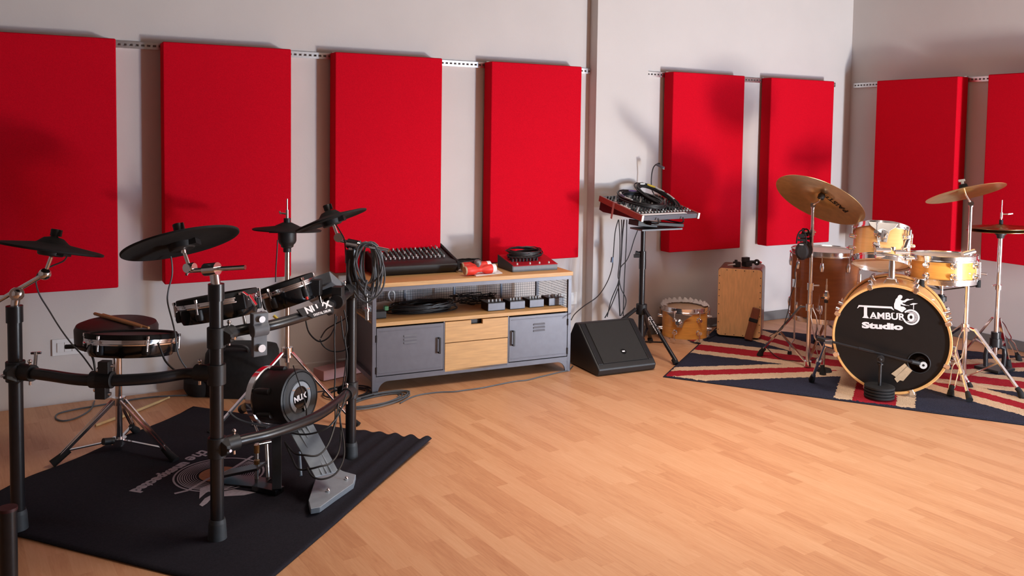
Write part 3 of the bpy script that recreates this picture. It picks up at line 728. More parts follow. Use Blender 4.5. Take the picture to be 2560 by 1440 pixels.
for fx, fy in ((140, 1158), (432, 1150), (338, 1080)):
    ft = P(fx, fy, Z=.012); dv = (ft-tb); dv.z = 0; dv.normalize()
    hub = T(1000)+dv*.022
    lm = MB()
    sv = dv.cross(V((0, 0, 1)))
    for k in (-1, 1): lm.bar(hub+sv*k*.012, ft+V((0, 0, .012))+sv*k*.006, .006, .012)
    mid = hub.lerp(ft, .80); lm.bar(T(1098)+dv*.02, mid, .012, .005)
    lg = lm.build('leg', CHROME, t)
    child(MB().cyl(ft-dv*.05+V((0, 0, .04)), ft+dv*.015, .012, .017, n=14), 'rubber_foot', BLKR, lg, t)
def stick(label, a, b, m_, grp=None, r=.007):
    a, b = V(a), V(b); d = (b-a).normalized(); L = (b-a).length
    o = MB(frame(a, d)).lathe([(0, 0), (r*.8, .001), (r, .006), (r, L*.72), (r*.55, L*.955), (r*.5, L*.962), (r*.72, L*.975), (r*.68, L*.992), (0, L)], n=14).build('drumstick', m_)
    return tag(o, label, 'drumstick', grp)
zs2 = zt_+.012
stick('brown drumstick on the stool, the one whose tip lies further left', P(236, 784, Z=zs2), P(355, 817, Z=zs2), STICK, 'pair of sticks on the stool')
stick('brown drumstick on the stool, the one reaching further right', P(256, 787, Z=zs2), P(373, 820, Z=zs2), STICK, 'pair of sticks on the stool')
stick('pale drumstick on the floor behind the stool legs', P(238, 1064, Z=.008), P(352, 1022, Z=.008), STICKL, 'sticks on the floor')
stick('pale drumstick on the floor pointing to the black bag', P(300, 1044, Z=.0085), P(424, 993, Z=.0085), STICKL, 'sticks on the floor')
# black soft bag behind the kit
bc = P(600, 985, Z=.0); bgc = V((bc.x+.02, bc.y+.03, 0)); zt = zat(bgc, 862)
t = thing('gear_bag', 'black soft equipment bag on the floor behind the electronic kit', 'bag', bgc)
sd_ = dep(vz(bgc, .1)); hw = 88*sd_/F_PX
BF = frame(bgc, (0, 0, 1), R2(*RGT.xy))
def squarish(rx, ry, zs_, pw=3.2, n=36):
    vs = []; fs = []
    for j, (z, k) in enumerate(zs_):
        for i in range(n):
            a = 2*PI*i/n; ca, sa = math.cos(a), math.sin(a); f = (abs(ca)**pw+abs(sa)**pw)**(-1/pw)
            w = 1+.02*math.sin(5*a+j)
            vs.append((rx*k*f*ca*w, ry*k*f*sa*w, z))
    m_ = len(zs_)
    for j in range(m_-1):
        for i in range(n): fs.append((j*n+i, j*n+(i+1) % n, (j+1)*n+(i+1) % n, (j+1)*n+i))
    fs.append(tuple(range(n-1, -1, -1))); fs.append(tuple((m_-1)*n+i for i in range(n))); return vs, fs
vs, fs = squarish(hw, .13, [(.002, .96), (.03, 1.02), (.10, 1.04), (zt*.55, 1.0), (zt*.85, .97), (zt*.97, .90), (zt, .75)])
MB(BF).add(vs, fs).build('bag_body', BLKR, t, ang=60)
MB(BF).lathe([(0, .002), (.085, .002), (.10, .03), (.10, .07), (.07, .10), (0, .105)], M4.Translation((-hw*1.05, -.02, 0)), 24).build('bag_pocket', BLKR, t)
MB(BF).tube([(-.06, -.10, zt*.9), (-.05, -.12, zt+.02), (.05, -.12, zt+.02), (.06, -.10, zt*.9)], .008, n=8, sm=5).build('carry_handle', BLKP, t)
# dark post in the near left corner
fo = V((P(22, 1440, d=2.25).x, P(22, 1440, d=2.25).y, 0))
t = thing('stand_post', 'dark blurred stand post with reddish top in the bottom left corner', 'stand', fo)
zt = zat(fo, 1268)
MB().cyl(vz(fo, .002), vz(fo, zt-.008), .0215, n=20).build('post', BLKM, t)
MB().cyl(vz(fo, zt-.008), vz(fo, zt), .0235, n=20).build('post_cap', DKRED, t)
MB().cyl(vz(fo, .002), vz(fo, .05), .027, n=20).build('rubber_foot', BLKR, t)
# ------------------------------------------------------------------ sideboard
SO = V((1.493, 4.172, 0)); SX = (V((2.647, 4.099, 0))-SO); SW = SX.length; SX.normalize(); SY = V((-SX.y, SX.x, 0)); SDP = .42
SM = axes(SX, SY, (0, 0, 1), SO)
def sx(px, py): return (PP(px, py, SO, SY)-SO).dot(SX)
def sz(px, py): return PP(px, py, SO, SY).z
sb = thing('sideboard', 'industrial sideboard of grey metal and oak with two doors and two drawers', 'sideboard', SO, math.atan2(SX.y, SX.x))
def S(): return MB(SM)
TZ0, TZ1, FZ, SH1, SH0 = .549, .571, .528, .365, .345
S().box((-.006, -.006, TZ0), (SW+.006, SDP, TZ1)).build('tabletop', OAK, sb, bevel=.002)
fr = S()
pw = .020
for x in (0, SW-pw):
    for y in (0, SDP-pw): fr.box((x, y, .0 if True else 0), (x+pw, y+pw, FZ))
fr.box((0, 0, FZ), (SW, pw, TZ0)).box((0, SDP-pw, FZ), (SW, SDP, TZ0)).box((0, pw, FZ), (pw, SDP-pw, TZ0)).box((SW-pw, pw, FZ), (SW, SDP-pw, TZ0))
fr.box((pw, 0, .060), (SW-pw, pw, .086)).box((0, pw, .060), (pw, SDP-pw, .086)).box((SW-pw, pw, .060), (SW, SDP-pw, .086))
for x in (.30, .60, .90): fr.box((x, SDP-.014, SH1), (x+.012, SDP-.002, FZ))
# curved gussets at the front legs
def gus(x0, sgn):
    n = 8; R = .055; poly = [(x0, .0), (x0+sgn*.012, .0)]+[(x0+sgn*(.012+R-R*math.cos(PI/2*i/n)), .005+R*math.sin(PI/2*i/n)) for i in range(n+1)]+[(x0, .062)]
    fr.prism(poly, M4(((1, 0, 0, 0), (0, 0, 1, 0), (0, 1, 0, 0), (0, 0, 0, 1))) @ M4.Translation((0, 0, .001)), .010)
gus(pw, 1); gus(SW-pw, -1)
fr.build('frame', CABGR, sb, bevel=.0012)
x1, x2 = sx(1110, 890), sx(1271, 870)
S().box((pw, .006, SH0), (SW-pw, SDP-.02, SH1)).build('shelf', OAK, sb, bevel=.0015)
S().box((pw, .022, .082), (pw+.004, SDP-pw, SH0)).box((SW-pw-.004, .022, .082), (SW-pw, SDP-pw, SH0)).box((pw, SDP-pw-.004, .082), (SW-pw, SDP-pw, SH0)).box((pw, .022, .078), (SW-pw, SDP-pw, .082)).build('carcass', CABGR, sb)
mh = S()
g = .0145; x = pw
while x < SW-pw: mh.box((x, SDP-.009, SH1), (x+.0014, SDP-.0076, FZ)); x += g
z = SH1
while z < FZ: mh.box((pw, SDP-.0076, z), (SW-pw, SDP-.0062, z+.0014)); z += g
y = pw
while y < SDP-pw:
    for xx in (.009, SW-.0104): mh.box((xx, y, SH1), (xx+.0014, y+.0014, FZ))
    y += g
z = SH1
while z < FZ:
    for xx in (.009, SW-.0104): mh.box((xx, pw, z), (xx+.0014, SDP-pw, z+.0014))
    z += g
mh.build('wire_mesh', BLKM, sb)
def sdoor(xa, xb, handle_x, hinge_x, lx):
    z0, z1 = .090, .338
    dm = S().box((xa, .001, z0), (xb, .014, z1))
    for k in range(3):
        zc = .262-.018*k+.02
        dm.hexa([SM @ V(p) for p in ((lx-.036, .001, zc), (lx+.036, .001, zc), (lx+.036, .0012, zc+.010), (lx-.036, .0012, zc+.010), (lx-.036, -.004, zc+.0005), (lx+.036, -.004, zc+.0005), (lx+.036, .001, zc+.012), (lx-.036, .001, zc+.012))]) if False else dm.add([(lx-.036, .001, zc), (lx+.036, .001, zc), (lx+.036, -.0045, zc+.001), (lx-.036, -.0045, zc+.001), (lx-.036, .001, zc+.012), (lx+.036, .001, zc+.012)], [(0, 1, 2, 3), (3, 2, 5, 4), (0, 3, 4), (1, 5, 2), (0, 4, 5, 1)])
    # pressed border
    for bx in ((xa+.012, z0+.014, xb-.012, z0+.018), (xa+.012, z1-.018, xb-.012, z1-.014)): dm.box((bx[0], -.0012, bx[1]), (bx[2], .001, bx[3]))
    d = dm.build('door', CABGR, sb, bevel=.0012)
    child(S().box((handle_x-.006, -.020, .180), (handle_x+.006, -.014, .265)).box((handle_x-.005, -.016, .180), (handle_x+.005, .001, .188)).box((handle_x-.005, -.016, .257), (handle_x+.005, .001, .265)), 'handle', BLKM, d, sb, bevel=.002)
    for zz in (.12, .285): child(S().cyl((hinge_x, -.001, zz-.018), (hinge_x, -.001, zz+.018), .0045, n=10), 'hinge', BLKM, d, sb)
sdoor(pw+.003, x1-.004, sx(1097, 860), pw+.001, sx(1026, 840))
sdoor(x2+.004, SW-pw-.003, sx(1282, 843), SW-pw-.001, sx(1348, 812))
zmid = sz(1190, 851)
S().box((x1-.002, .002, .084), (x1+.003, .03, SH0)).box((x2-.003, .002, .084), (x2+.002, .03, SH0)).each('divider', CABGR, sb)
nx0, nx1 = sx(1178, 800), sx(1207, 797)
dr1 = S().box((x1+.005, 0, zmid+.002), (nx0, .018, SH0-.004)).box((nx1, 0, zmid+.002), (x2-.005, .018, SH0-.004)).box((nx0, 0, zmid+.002), (nx1, .018, SH0-.028))
dr1.build('drawer', OAK, sb); S().box((x1+.005, 0, .074), (x2-.005, .018, zmid-.002)).build('drawer', OAK, sb, bevel=.0015)
S().box((x1+.005, .030, .10), (x2-.005, .034, SH0-.006)).build('drawer_back', BLKM, sb)
def TP(px, py, z=TZ1): return P(px, py, Z=z)
def lxy(p): p = SM.inverted() @ V(p); return p
# ------------------------------------------------------------------ things on the sideboard
# black mixer with moulded sides
a, b = lxy(TP(948, 694)), lxy(TP(1098, 684))
xa, xb = a.x, lxy(TP(1104, 664)).x-.005; y0 = max(.045, (a.y+b.y)/2); Z = TZ1
mx = thing('audio_mixer', 'black mixer with moulded sides and rows of knobs on the left of the sideboard', 'mixer', SM @ V((xa, y0, Z)))
hm = S()
yb = y0+.30
prof = [(y0+.03, Z), (yb, Z), (yb, Z+.118), (y0+.10, Z+.070), (y0+.03, Z+.066), (y0, Z+.050), (y0+.004, Z+.028)]
YZ = M4(((0, 0, 1, 0), (1, 0, 0, 0), (0, 1, 0, 0), (0, 0, 0, 1)))
hm.prism(prof, M4.Translation((xa, 0, 0)) @ YZ, xb-xa)
hm.build('housing', BLKP, mx, bevel=.008, segs=3)
for xx in (xa-.012, xb-.006):
    S().prism([(y0-.006, Z+.022), (y0+.03, Z+.006), (yb+.004, Z+.012), (yb+.004, Z+.130), (y0+.10, Z+.083), (y0+.01, Z+.064)], M4.Translation((xx, 0, 0)) @ YZ, .018).build('side_cheek', BLKR, mx, bevel=.006, segs=3)
sl = math.atan2(.053, yb-y0-.10)
TPF = SM @ M4.Translation((xa, y0+.10, Z+.0725)) @ M4.Rotation(sl, 4, 'X')
LL = (yb-y0-.10)/math.cos(sl)
kb, kw = MB(TPF), MB(TPF)
nc = int((xb-xa-.03)/.026)
for i in range(nc):
    for j in range(8):
        X, Yk = .02+i*.026, .012+j*(LL-.02)/7.5
        (kw if (j == 0 or (j+i) % 5 == 0) else kb).cyl((X, Yk, 0), (X, Yk, .012), .0055, .0045, n=8)
kb.each('knob', KNOBG, mx); kw.each('pale_knob', KNOBW, mx)
MB(TPF).box((.45*(xb-xa), LL*.70, .001), (.80*(xb-xa), LL*.96, .003)).build('red_print', DKRED, mx)
# paper, shakers, microphone
pa, pb, pc, pd = TP(1190, 691), TP(1256, 684), TP(1222, 663), TP(1124, 672)
o = MB().add([pa+V((0,0,.0006)), pb+V((0,0,.0006)), pc+V((0,0,.0006)), pd+V((0,0,.0006)), pa+V((0,0,.005)), pb+V((0,0,.005)), pc+V((0,0,.005)), pd+V((0,0,.005))], [(3,2,1,0),(4,5,6,7),(0,1,5,4),(1,2,6,5),(2,3,7,6),(3,0,4,7)]).build('paper_pad', PAPER)
tag(o, 'white sheets of paper under the red shakers on the sideboard', 'paper')
def shaker(label, a, b, r):
    a, b = V(a), V(b); d = (b-a).normalized(); L = (b-a).length; t = thing('shaker', label, 'shaker', a, 0, 'red taped shakers'); F = frame(a, d)
    MB(F).lathe([(0, .006), (r*.9, .006), (r, .010), (r, L*.30), (r*.55, L*.42), (r*.52, L*.56), (r, L*.68), (r, L-.010), (r*.9, L-.006), (0, L-.006)], n=24).build('taped_body', REDP, t)
    MB(F).lathe([(0, 0), (r*.8, 0), (r*.95, .006), (r*.95, .022), (r*.90, .022), (0, .022)], n=24).build('end_cap', BEIGE, t)
    MB(F).lathe([(0, L-.026), (r*1.02, L-.026), (r*1.02, L-.004), (r*.8, L), (0, L)], n=24).build('end_cap', PAPER, t)
r = .0255
shaker('red tape-wrapped shaker on the paper, nearer the front edge', P(1161, 677, Z=TZ1+.005+r), P(1238, 671, Z=TZ1+.005+r), r)
shaker('red tape-wrapped shaker on the paper, mostly hidden behind the front shaker', P(1154, 667, Z=TZ1+.005+r), P(1226, 663, Z=TZ1+.005+r), r*.95)
mc = P(1194, 660, Z=TZ1+.04)
t = thing('microphone', 'grey ball microphone lying behind the red shakers on the sideboard', 'microphone', mc)
MB().sphere(mc, .0265, 20).build('grille', FOAM, t)
md = SM.to_3x3() @ V((-.55, .5, -.10)); md.normalize()
MB().cyl(mc+md*.018, mc+md*.035, .024, .022, n=20).cyl(mc+md*.035, mc+md*.17, .021, .011, n=20).build('handle', BLKP, t)
def coil(name, label, c, rx, ry, r, turns, seed, nrm=(0, 0, 1), xd=None, jit=.12, h=.0, m_=CAB, grp=None, n=26):
    rnd = random.Random(seed); F = frame(c, nrm, xd); pts = []
    ph = [rnd.uniform(0, 6) for _ in range(4)]
    for k in range(int(turns*n)+1):
        a = 2*PI*k/n; tt = k/n
        j = 1+jit*math.sin(tt*2.3+ph[0])*.6+jit*.6*math.sin(a*.5+ph[1])
        cx, cy = jit*rx*.5*math.sin(tt*1.7+ph[2]), jit*ry*.5*math.sin(tt*1.3+ph[3])
        z = r+h*(.5+.5*math.sin(tt*2.9+ph[1]))*rnd.uniform(.85, 1)
        pts.append(F @ V((cx+rx*j*math.cos(a), cy+ry*j*math.sin(a), z)))
    o = MB().tube(pts, r, n=6).build(name, m_)
    return tag(o, label, 'cable', grp)
cc = TP(1172, 668); coil('coiled_cable', 'black coiled cable between the mixer and the shakers on the sideboard', cc+SY*.06, .085, .07, .004, 7, 3, h=.034)
# red effects unit
a, b = lxy(TP(1283, 681)), lxy(TP(1393, 674)); y0 = (a.y+b.y)/2; xa, xb = a.x, b.x
t = thing('effects_unit', 'red topped effects unit with black knobs on the right of the sideboard', 'effects unit', SM @ V((xa, y0, TZ1)))
yb = y0+.20; hf, hb_ = .032, .070
S().prism([(y0, Z), (yb, Z), (yb, Z+hb_), (y0, Z+hf)], M4.Translation((xa, 0, 0)) @ YZ, xb-xa).build('housing', GREYP, t, bevel=.002)
S().prism([(y0-.001, Z+.002), (yb, Z+.002), (yb, Z+hb_+.004), (y0-.001, Z+hf+.004)], M4.Translation((xa-.005, 0, 0)) @ YZ, .006).build('side_panel', BLKP, t)
sl = math.atan2(hb_-hf, .20); EF = SM @ M4.Translation((xa, y0, Z+hf)) @ M4.Rotation(sl, 4, 'X'); W = xb-xa; LL = .20/math.cos(sl)
MB(EF).box((-.001, -.002, 0), (W+.002, LL, .003)).build('top_panel', REDM, t, bevel=.001)
kb = MB(EF)
for j in range(3):
    for i in range(8): kb.cyl((.03+i*.022+j*.004, .075+j*.034, .003), (.03+i*.022+j*.004, .075+j*.034, .020), .0078, .006, n=10)
kb.each('knob', BLKP, t)
kw = MB(EF)
for X in (.035, .115, .175, .235): kw.cyl((min(X, W-.02), .022, .003), (min(X, W-.02), .022, .012), .006, .004, n=10)
kw.each('foot_button', KNOBW, t)
cc = P(1314, 640, Z=TZ1+.075); coil('coiled_cable', 'black coiled cable lying on top of the red effects unit', cc+SY*.02, .10, .055, .0035, 9, 5, h=.034, xd=SX, nrm=SM.to_3x3() @ V((0, -.15, 1)))
# shelf things
def SP(px, py, z=SH1): return P(px, py, Z=z)
cc = SP(1058, 778); coil('coiled_cable', 'large coil of thin black cable on the left of the sideboard shelf', cc+V((0, .015, 0)), .165, .085, .004, 14, 11, h=.045, xd=SX, jit=.2)
mb = MB()
for k in range(4):
    rnd = random.Random(k+40); mb.tube([SP(rnd.uniform(1130, 1250), rnd.uniform(748, 768))+V((0, 0, rnd.uniform(.006, .045))) for _ in range(10)], .0028, n=6, sm=5)
tag(mb.build('loose_cables', CAB), 'tangle of thin black cables in the middle of the sideboard shelf', 'cables')
for i, (xa_, xb_, y) in enumerate(((1216, 1268, 779), (1271, 1317, 774.5), (1320, 1364, 770), (1368, 1416, 765.5))):
    a, b = lxy(SP(xa_+4, y)), lxy(SP(xb_, y-1)); y0 = max(.012, a.y); xa, xb = a.x, b.x; z = SH1
    t = thing('monitor_amp', ('black small knobbed box on the shelf, leftmost of the row of four', 'black small knobbed box on the shelf, second from the left in the row of four',
        'black small knobbed box on the shelf, second from the right in the row of four', 'black small knobbed box on the shelf, nearest the right end of the sideboard')[i], 'headphone amplifier', SM @ V((xa, y0, z)), 0, 'row of four black boxes on the shelf')
    S().box((xa, y0, z+.001), (xb, y0+.10, z+.046)).build('case', GREYP if False else BLKM, t, bevel=.002)
    S().box((xa+.001, y0-.001, z+.004), (xb-.001, y0+.001, z+.042)).build('front_plate', CABGR, t)
    kb = S()
    for k in range(4): kb.cyl((xa+.018+k*(xb-xa-.036)/3, y0+.035, z+.046), (xa+.018+k*(xb-xa-.036)/3, y0+.035, z+.060), .0062, .005, n=10)
    kb.each('knob', KNOBW, t)
a, b = SP(936, 769, SH1+.02), SP(1000, 748, SH1+.02)
t = thing('power_strip', 'white power strip at the back left of the sideboard shelf', 'power strip', V((a.x, a.y, SH1)))
pa_, pb_ = lxy(a), lxy(b); pa_.y = max(pa_.y, .2); pb_.y = min(max(pb_.y, .26), .38); pa_.x = .045; pb_.x = .20
MB().bar(SM @ V((pa_.x, pa_.y, SH1+.018)), SM @ V((pb_.x, pb_.y, SH1+.018)), .05, .034).build('strip_body', WHITE, t, bevel=.004)
q2 = SM @ V((pb_.x, pb_.y, SH1+.02))
MB().tube([q2, q2+SX*.03+V((0, 0, .01)), q2+SX*.035+V((0, 0, .055)), q2+SX*.015+V((0, 0, .075)), q2+SX*.0+V((0, 0, .05)), q2+SX*.02+V((0, 0, .01)), q2+SX*.08+V((0, .0, -.012))], .0045, n=8, sm=6).build('strip_cable', WHITE, t)
a = lxy(SP(956, 786)); o = S().box((.045, .10, SH1+.001), (.105, .155, SH1+.04)).build('power_adapter', BLKP, bevel=.004); tag(o, 'black power adapter on the left end of the sideboard shelf', 'power adapter')
o = S().box((.112, .16, SH1+.028), (.135, .19, SH1+.052)).build('plug', GREENL, bevel=.003); tag(o, 'small green plug on the sideboard shelf beside the adapter', 'plug')
# ------------------------------------------------------------------ floor wedge monitor
fl_, fr_ = P(1496, 944, Z=0), P(1641, 926, Z=0); wx = (fr_-fl_); ww = wx.length; wx.normalize(); wy = V((-wx.y, wx.x, 0))
WM = axes(wx, wy, (0, 0, 1), fl_)
t = thing('floor_monitor', 'black wedge floor monitor beside the sideboard', 'stage monitor', fl_)
def proj_y(p):
    k = p-EYE; return CYP-F_PX*k.dot(UPV)/k.dot(FWD), CXP+F_PX*k.dot(RGT)/k.dot(FWD)
wd = .355
ztop = zat(WM @ V((0, wd-.10, 0)), 808)
prof = [(.012, .004), (wd, .004), (wd+.0, ztop*.55), (wd-.075, ztop), (wd-.115, ztop), (.018, .060), (0, .040)]
MB(WM).prism(prof, YZ, ww).build('cabinet', BLKP, t, bevel=.010, segs=3)
gl = V((0, wd-.115-.018, ztop-.060)); GA = math.atan2(gl.z, gl.y)
GF = WM @ M4.Translation((0, .018, .060)) @ M4.Rotation(GA, 4, 'X'); GL = math.hypot(gl.y, gl.z)
MB(GF).box((.045, .008, .001), (ww-.045, GL-.006, .006)).build('speaker_grille', mat('grille_cloth', (.013, .012, .011), .75, 0, nz=.5, ns=500, bump=.6, bs=600), t, bevel=.003)
MB(GF).box((.012, .004, .001), (.040, GL-.004, .004)).box((ww-.040, .004, .001), (ww-.012, GL-.004, .004)).each('grille_trim', BLKM, t, bevel=.002)
lg = MB(GF).lathe([(0, .006), (.016, .006), (.017, .0085), (0, .0085)], M4.Translation((ww*.53, GL*.24, 0)), 24).build('logo_badge', BLKG, t)
child(MB(GF).box((ww*.53-.010, GL*.24-.003, .0086), (ww*.53+.008, GL*.24+.005, .0092)), 'logo_mark', INKW, lg, t, label='small white mark')
# ------------------------------------------------------------------ mixing desk on tripod
msb = V((3.282, 4.28, 0)); msd = dep(vz(msb, .5)); U = lambda y: vz(msb, zat(msb, y))
t = thing('mixer_stand', 'black tripod stand carrying the mixing desk', 'tripod stand', msb)
MB().cyl(vz(msb, .06), U(655), .0185, n=20).cyl(U(665), U(568), .0145, n=18).cyl(U(672), U(648), .022, n=20).cyl(U(655), U(628), .021, n=20).build('pole', BLKM, t)
MB().cyl(U(636), U(636)-RGT*.045+V((0, 0, .01)), .010, .014, n=12).cbox((0, 0, 0), (.02, .05, .02), frame(U(640)-RGT*.03, (0, 0, 1), FWD)).build('clamp_knob', BLKP, t)
MB().cyl(U(785), U(760), .034, n=20).cyl(vz(msb, .055), vz(msb, .085), .026, n=18).each('leg_hub', BLKP, t, bevel=.002)
for k, (fx, fy) in enumerate(((1690, 908), (1626, 852), (1512, 902))):
    ft = P(fx, fy, Z=.012)
    if k == 2:
        a = V((.9, -.3, 0)); v1 = (P(1690, 908, Z=0)-msb); v2 = (P(1626, 852, Z=0)-msb); ft = msb-(v1+v2)*.8; ft = msb+(ft-msb).normalized()*.36; ft.z = .012
    dv = ft-msb; dv.z = 0; dv.normalize(); hub = U(772)+dv*.035
    lg = MB().cyl(hub, ft+V((0, 0, .012)), .0125, n=14).bar(vz(msb, .07)+dv*.02, hub.lerp(ft, .62), .016, .008).build('leg', BLKM, t)
    child(MB().cyl(hub.lerp(ft, .93), ft, .0165, .018, n=14), 'rubber_foot', BLKR, lg, t)
    if k == 0:
        a, b = hub.lerp(ft, .14), hub.lerp(ft, .48); d = (b-a).normalized(); n_ = (EYE-a); n_ = (n_-d*n_.dot(d)).normalized()
        L_ = (b-a).length
        child(MB(frame(a.lerp(b, .5)+n_*.013, n_, d)).text('QUIKLOK', M4(), L_*.21, .0003, off=.0008, sx=1.0), 'leg_lettering', INKW, lg, t, label='white lettering')
DA_, DB_, DC_ = P(1605, 540, Z=.875), P(1747, 533, Z=.875), P(1507, 490, Z=.965)
dx = (DB_-DA_); dw = dx.length; dx.normalize(); dy = (DC_-DA_); dl_ = dy.length; dy.normalize(); dn = dx.cross(dy).normalized(); dy = dn.cross(dx).normalized()
DF = axes(dx, dy, dn, DA_)
DF4 = DF.copy()
dk = thing('mixing_desk', 'mixing desk with cherry wood side cheek standing on the tripod', 'mixer', DA_)
MB(DF).box((.008, 0, -.032), (dw-.008, dl_, -.002)).build('chassis', CABGR, dk, bevel=.004)
MB(DF).box((.012, .030, -.003), (dw-.012, dl_-.004, .0005)).build('control_panel', BLKM, dk)
MB(DF).prism([(.01, -.032), (dl_, -.032), (dl_, -.088), (dl_*.9, -.092)], M4.Translation((.010, 0, 0)) @ YZ, dw-.02).build('rear_housing', DKRED, dk)
for xx in (-.004, dw-.010): MB(DF).box((xx, -.004, -.034), (xx+.014, dl_+.004, .003)).build('side_cheek', CHEEK, dk, bevel=.003, label='cherry red wooden cheek')
MB(DF).box((-.005, -.009, -.034), (.011, -.003, .004)).box((dw-.011, -.009, -.034), (dw+.005, -.003, .004)).each('cheek_edge', PAPER, dk, bevel=.003)
kb, kw, kg = MB(DF), MB(DF), MB(DF)
for i in range(17):
    X = .024+i*(dw-.05)/16
    for j in range(12):
        Yk = .075+j*(dl_-.095)/12
        (kw if (i*7+j*5) % 4 == 0 else kb if (i+j) % 3 else kg).cyl((X, Yk, 0), (X, Yk, .011), .0052, .0042, n=8)
    kw.box((X-.004, .050, 0), (X+.004, .062, .006))
kb.each('knob', BLKP, dk); kw.each('pale_knob', KNOBW, dk); kg.each('green_knob', KNOBG, dk)
MB(DF).box((.015, .006, .0005), (dw*.80, .032, .0016)).box((.006, dl_*.32, .0005), (.030, dl_*.55, .0016)).each('label_tape', PAPER, dk, label='white handwritten label strip')
MB(DF).box((-.0062, dl_*.62, -.10), (-.0046, dl_*.66, .0045)).box((-.006, dl_*.62, .003), (.035, dl_*.66, .0045)).build('tape_strap', PINKP, dk, label='pinkish tape strap')
gb = DF.inverted() @ PP(1629, 482, DA_, dn); gb = DF @ V((min(max(gb.x, .02), dw-.02), min(gb.y, dl_-.01), .002)); gd = dep(gb)
MB().tube([gb, P(1629, 470, d=gd), P(1629, 440, d=gd), P(1634, 418, d=gd-.02), P(1644, 409, d=gd-.03), P(1650, 409, d=gd-.04)], .0035, n=10, sm=6).build('gooseneck', CAB, dk)
g0, g1 = P(1642, 411, d=gd-.035), P(1660, 420, d=gd-.06)
MB().bar(g0, g1, .026, .014).build('lamp_head', CABGR, dk, bevel=.003)
MB().bar(g0.lerp(g1, .45)-V((0, 0, .0075)), g1-V((0, 0, .0075)), .02, .002).build('lamp_lens', LED, dk)
# stand head under the desk
hp = U(585)
hd = MB()
ha, hb2 = P(1590, 573, d=msd-.12), P(1690, 569, d=msd-.02)
hd.bar(ha, hb2, .15, .010)
hd.build('top_plate', GREYP, t, bevel=.001)
MB().bar(P(1583, 556, d=msd-.1), P(1632, 560, d=msd-.05), .12, .034).bar(P(1622, 558, d=msd-.16), P(1704, 563, d=msd-.06), .05, .022).build('swivel_head', BLKP, t, bevel=.004)
for xx in (1645, 1707):
    yy = 540 if xx == 1645 else 537
    dd = dep(DF @ V(((xx-1605)/142*dw, -.008, 0)))-.008
    MB().tube([P(xx, yy+6, d=dd), P(xx, yy+19, d=dd), P(xx-24, yy+17, d=dd+.10), P(xx-45, yy+12, d=dd+.18)], .0045, n=8, sm=3).build('support_hook', BLKM, t)
# cable coils lying on the desk
def desk_coil(name, label, cx, cy, rx, ry, turns, seed, tilt, extras):
    F = DF @ M4.Translation((cx*dw, cy*dl_, .012)) @ M4.Rotation(tilt, 4, 'X')
    o = coil(name, label, F.translation, rx, ry, .0050, turns, seed, nrm=F.to_3x3() @ V((0, 0, 1)), xd=F.to_3x3() @ V((1, 0, 0)), jit=.10, h=.022)
    for cm, a in extras:
        A = math.radians(a); p0 = F @ V((rx*math.cos(A), ry*math.sin(A), .026)); p1 = F @ V((rx*math.cos(A+.42), ry*math.sin(A+.42), .026))
        MB().cyl(p0, p1, .0075, n=10).build('cable_tag' if cm in (YEL, PURP) else 'plug', cm, o)
desk_coil('coiled_cable', 'black coiled cable on the mixing desk with a purple tag, the left one', .40, .56, .125, .150, 12, 21, .0, ((PURP, 150), (PURP, 60), (KNOBW, 130), (KNOBW, 175)))
desk_coil('coiled_cable', 'black coiled cable on the mixing desk with a yellow tag, the right one', .76, .66, .088, .175, 12, 22, .16, ((YEL, 40), (KNOBW, 15), (KNOBW, 75), (KNOBW, 340)))
# ------------------------------------------------------------------ drums
def lug_tube(root, F, r, z0, z1, n, a0, sr=.0165, proj=.030, hoop_r=None, ztop=0, zbot=None, mid=True):
    """round chrome lugs with tension rods, one child per lug"""
    for k in range(n):
        m = F @ M4.Rotation(a0+2*PI*k/n, 4, 'Z')
        for z, zr, s in ((z0, ztop, 1), (z1, zbot, -1)):
            if z is None: continue
            lm = MB(m); fx = m @ M4.Translation((r, 0, z)) @ M4.Rotation(PI/2, 4, 'Y')
            lm.lathe([(0, -.003), (sr, -.003), (sr, .002), (sr*.72, .005), (sr*.72, proj*.72), (sr*.62, proj), (0, proj)], M4.Translation((r, 0, z)) @ M4.Rotation(PI/2, 4, 'Y'), 18)
            if zr is not None: lm.cyl((r+proj*.5, 0, z), (r+proj*.5, 0, zr), .0032, n=8); lm.cyl((r+proj*.5, 0, zr-.004*s), (r+proj*.5, 0, zr+.008*s), .0055, n=8)
            lm.build('lug', CHROME, root)
def hoop(root, F, r, z, s, name='hoop', m_=None):
    MB(F).lathe([(r*.985, z+.010*s), (r*1.0, z+.016*s), (r*1.012, z+.014*s), (r*1.014, z-.008*s), (r*1.05, z-.010*s), (r*1.05, z-.017*s), (r*1.005, z-.017*s), (r*1.0, z-.010*s), (r*.985, z+.010*s)], n=64).build(name, m_ or CHROME, root)
def drum(label, c, n, r, h, shell, nl, a0, xd, top=HEADW, bot=HEADT, cat='drum', nm='tom_drum', loc=None, lug=True, two=True):
    F = frame(c, n, xd); t = thing(nm, label, cat, loc or c)
    MB(F).lathe([(r*.965, -.004), (r*.985, -.004), (r*.985, -h+.004), (r*.965, -h+.004), (r*.965, -.004)], n=72).build('shell', shell, t)
    MB(F).lathe([(0, -.001), (r*.97, .001), (r*.99, -.004)], n=72).build('batter_head', top, t)
    MB(F).lathe([(0, -h+.001), (r*.97, -h-.001), (r*.99, -h+.004)], n=72).build('resonant_head', bot, t)
    hoop(t, F, r, 0, 1); hoop(t, F, r, -h, -1)
    if lug: lug_tube(t, F, r*.985, -.058 if two else -h/2, -h+.058 if two else None, nl, a0, ztop=-.008, zbot=-h+.008)
    return t, F
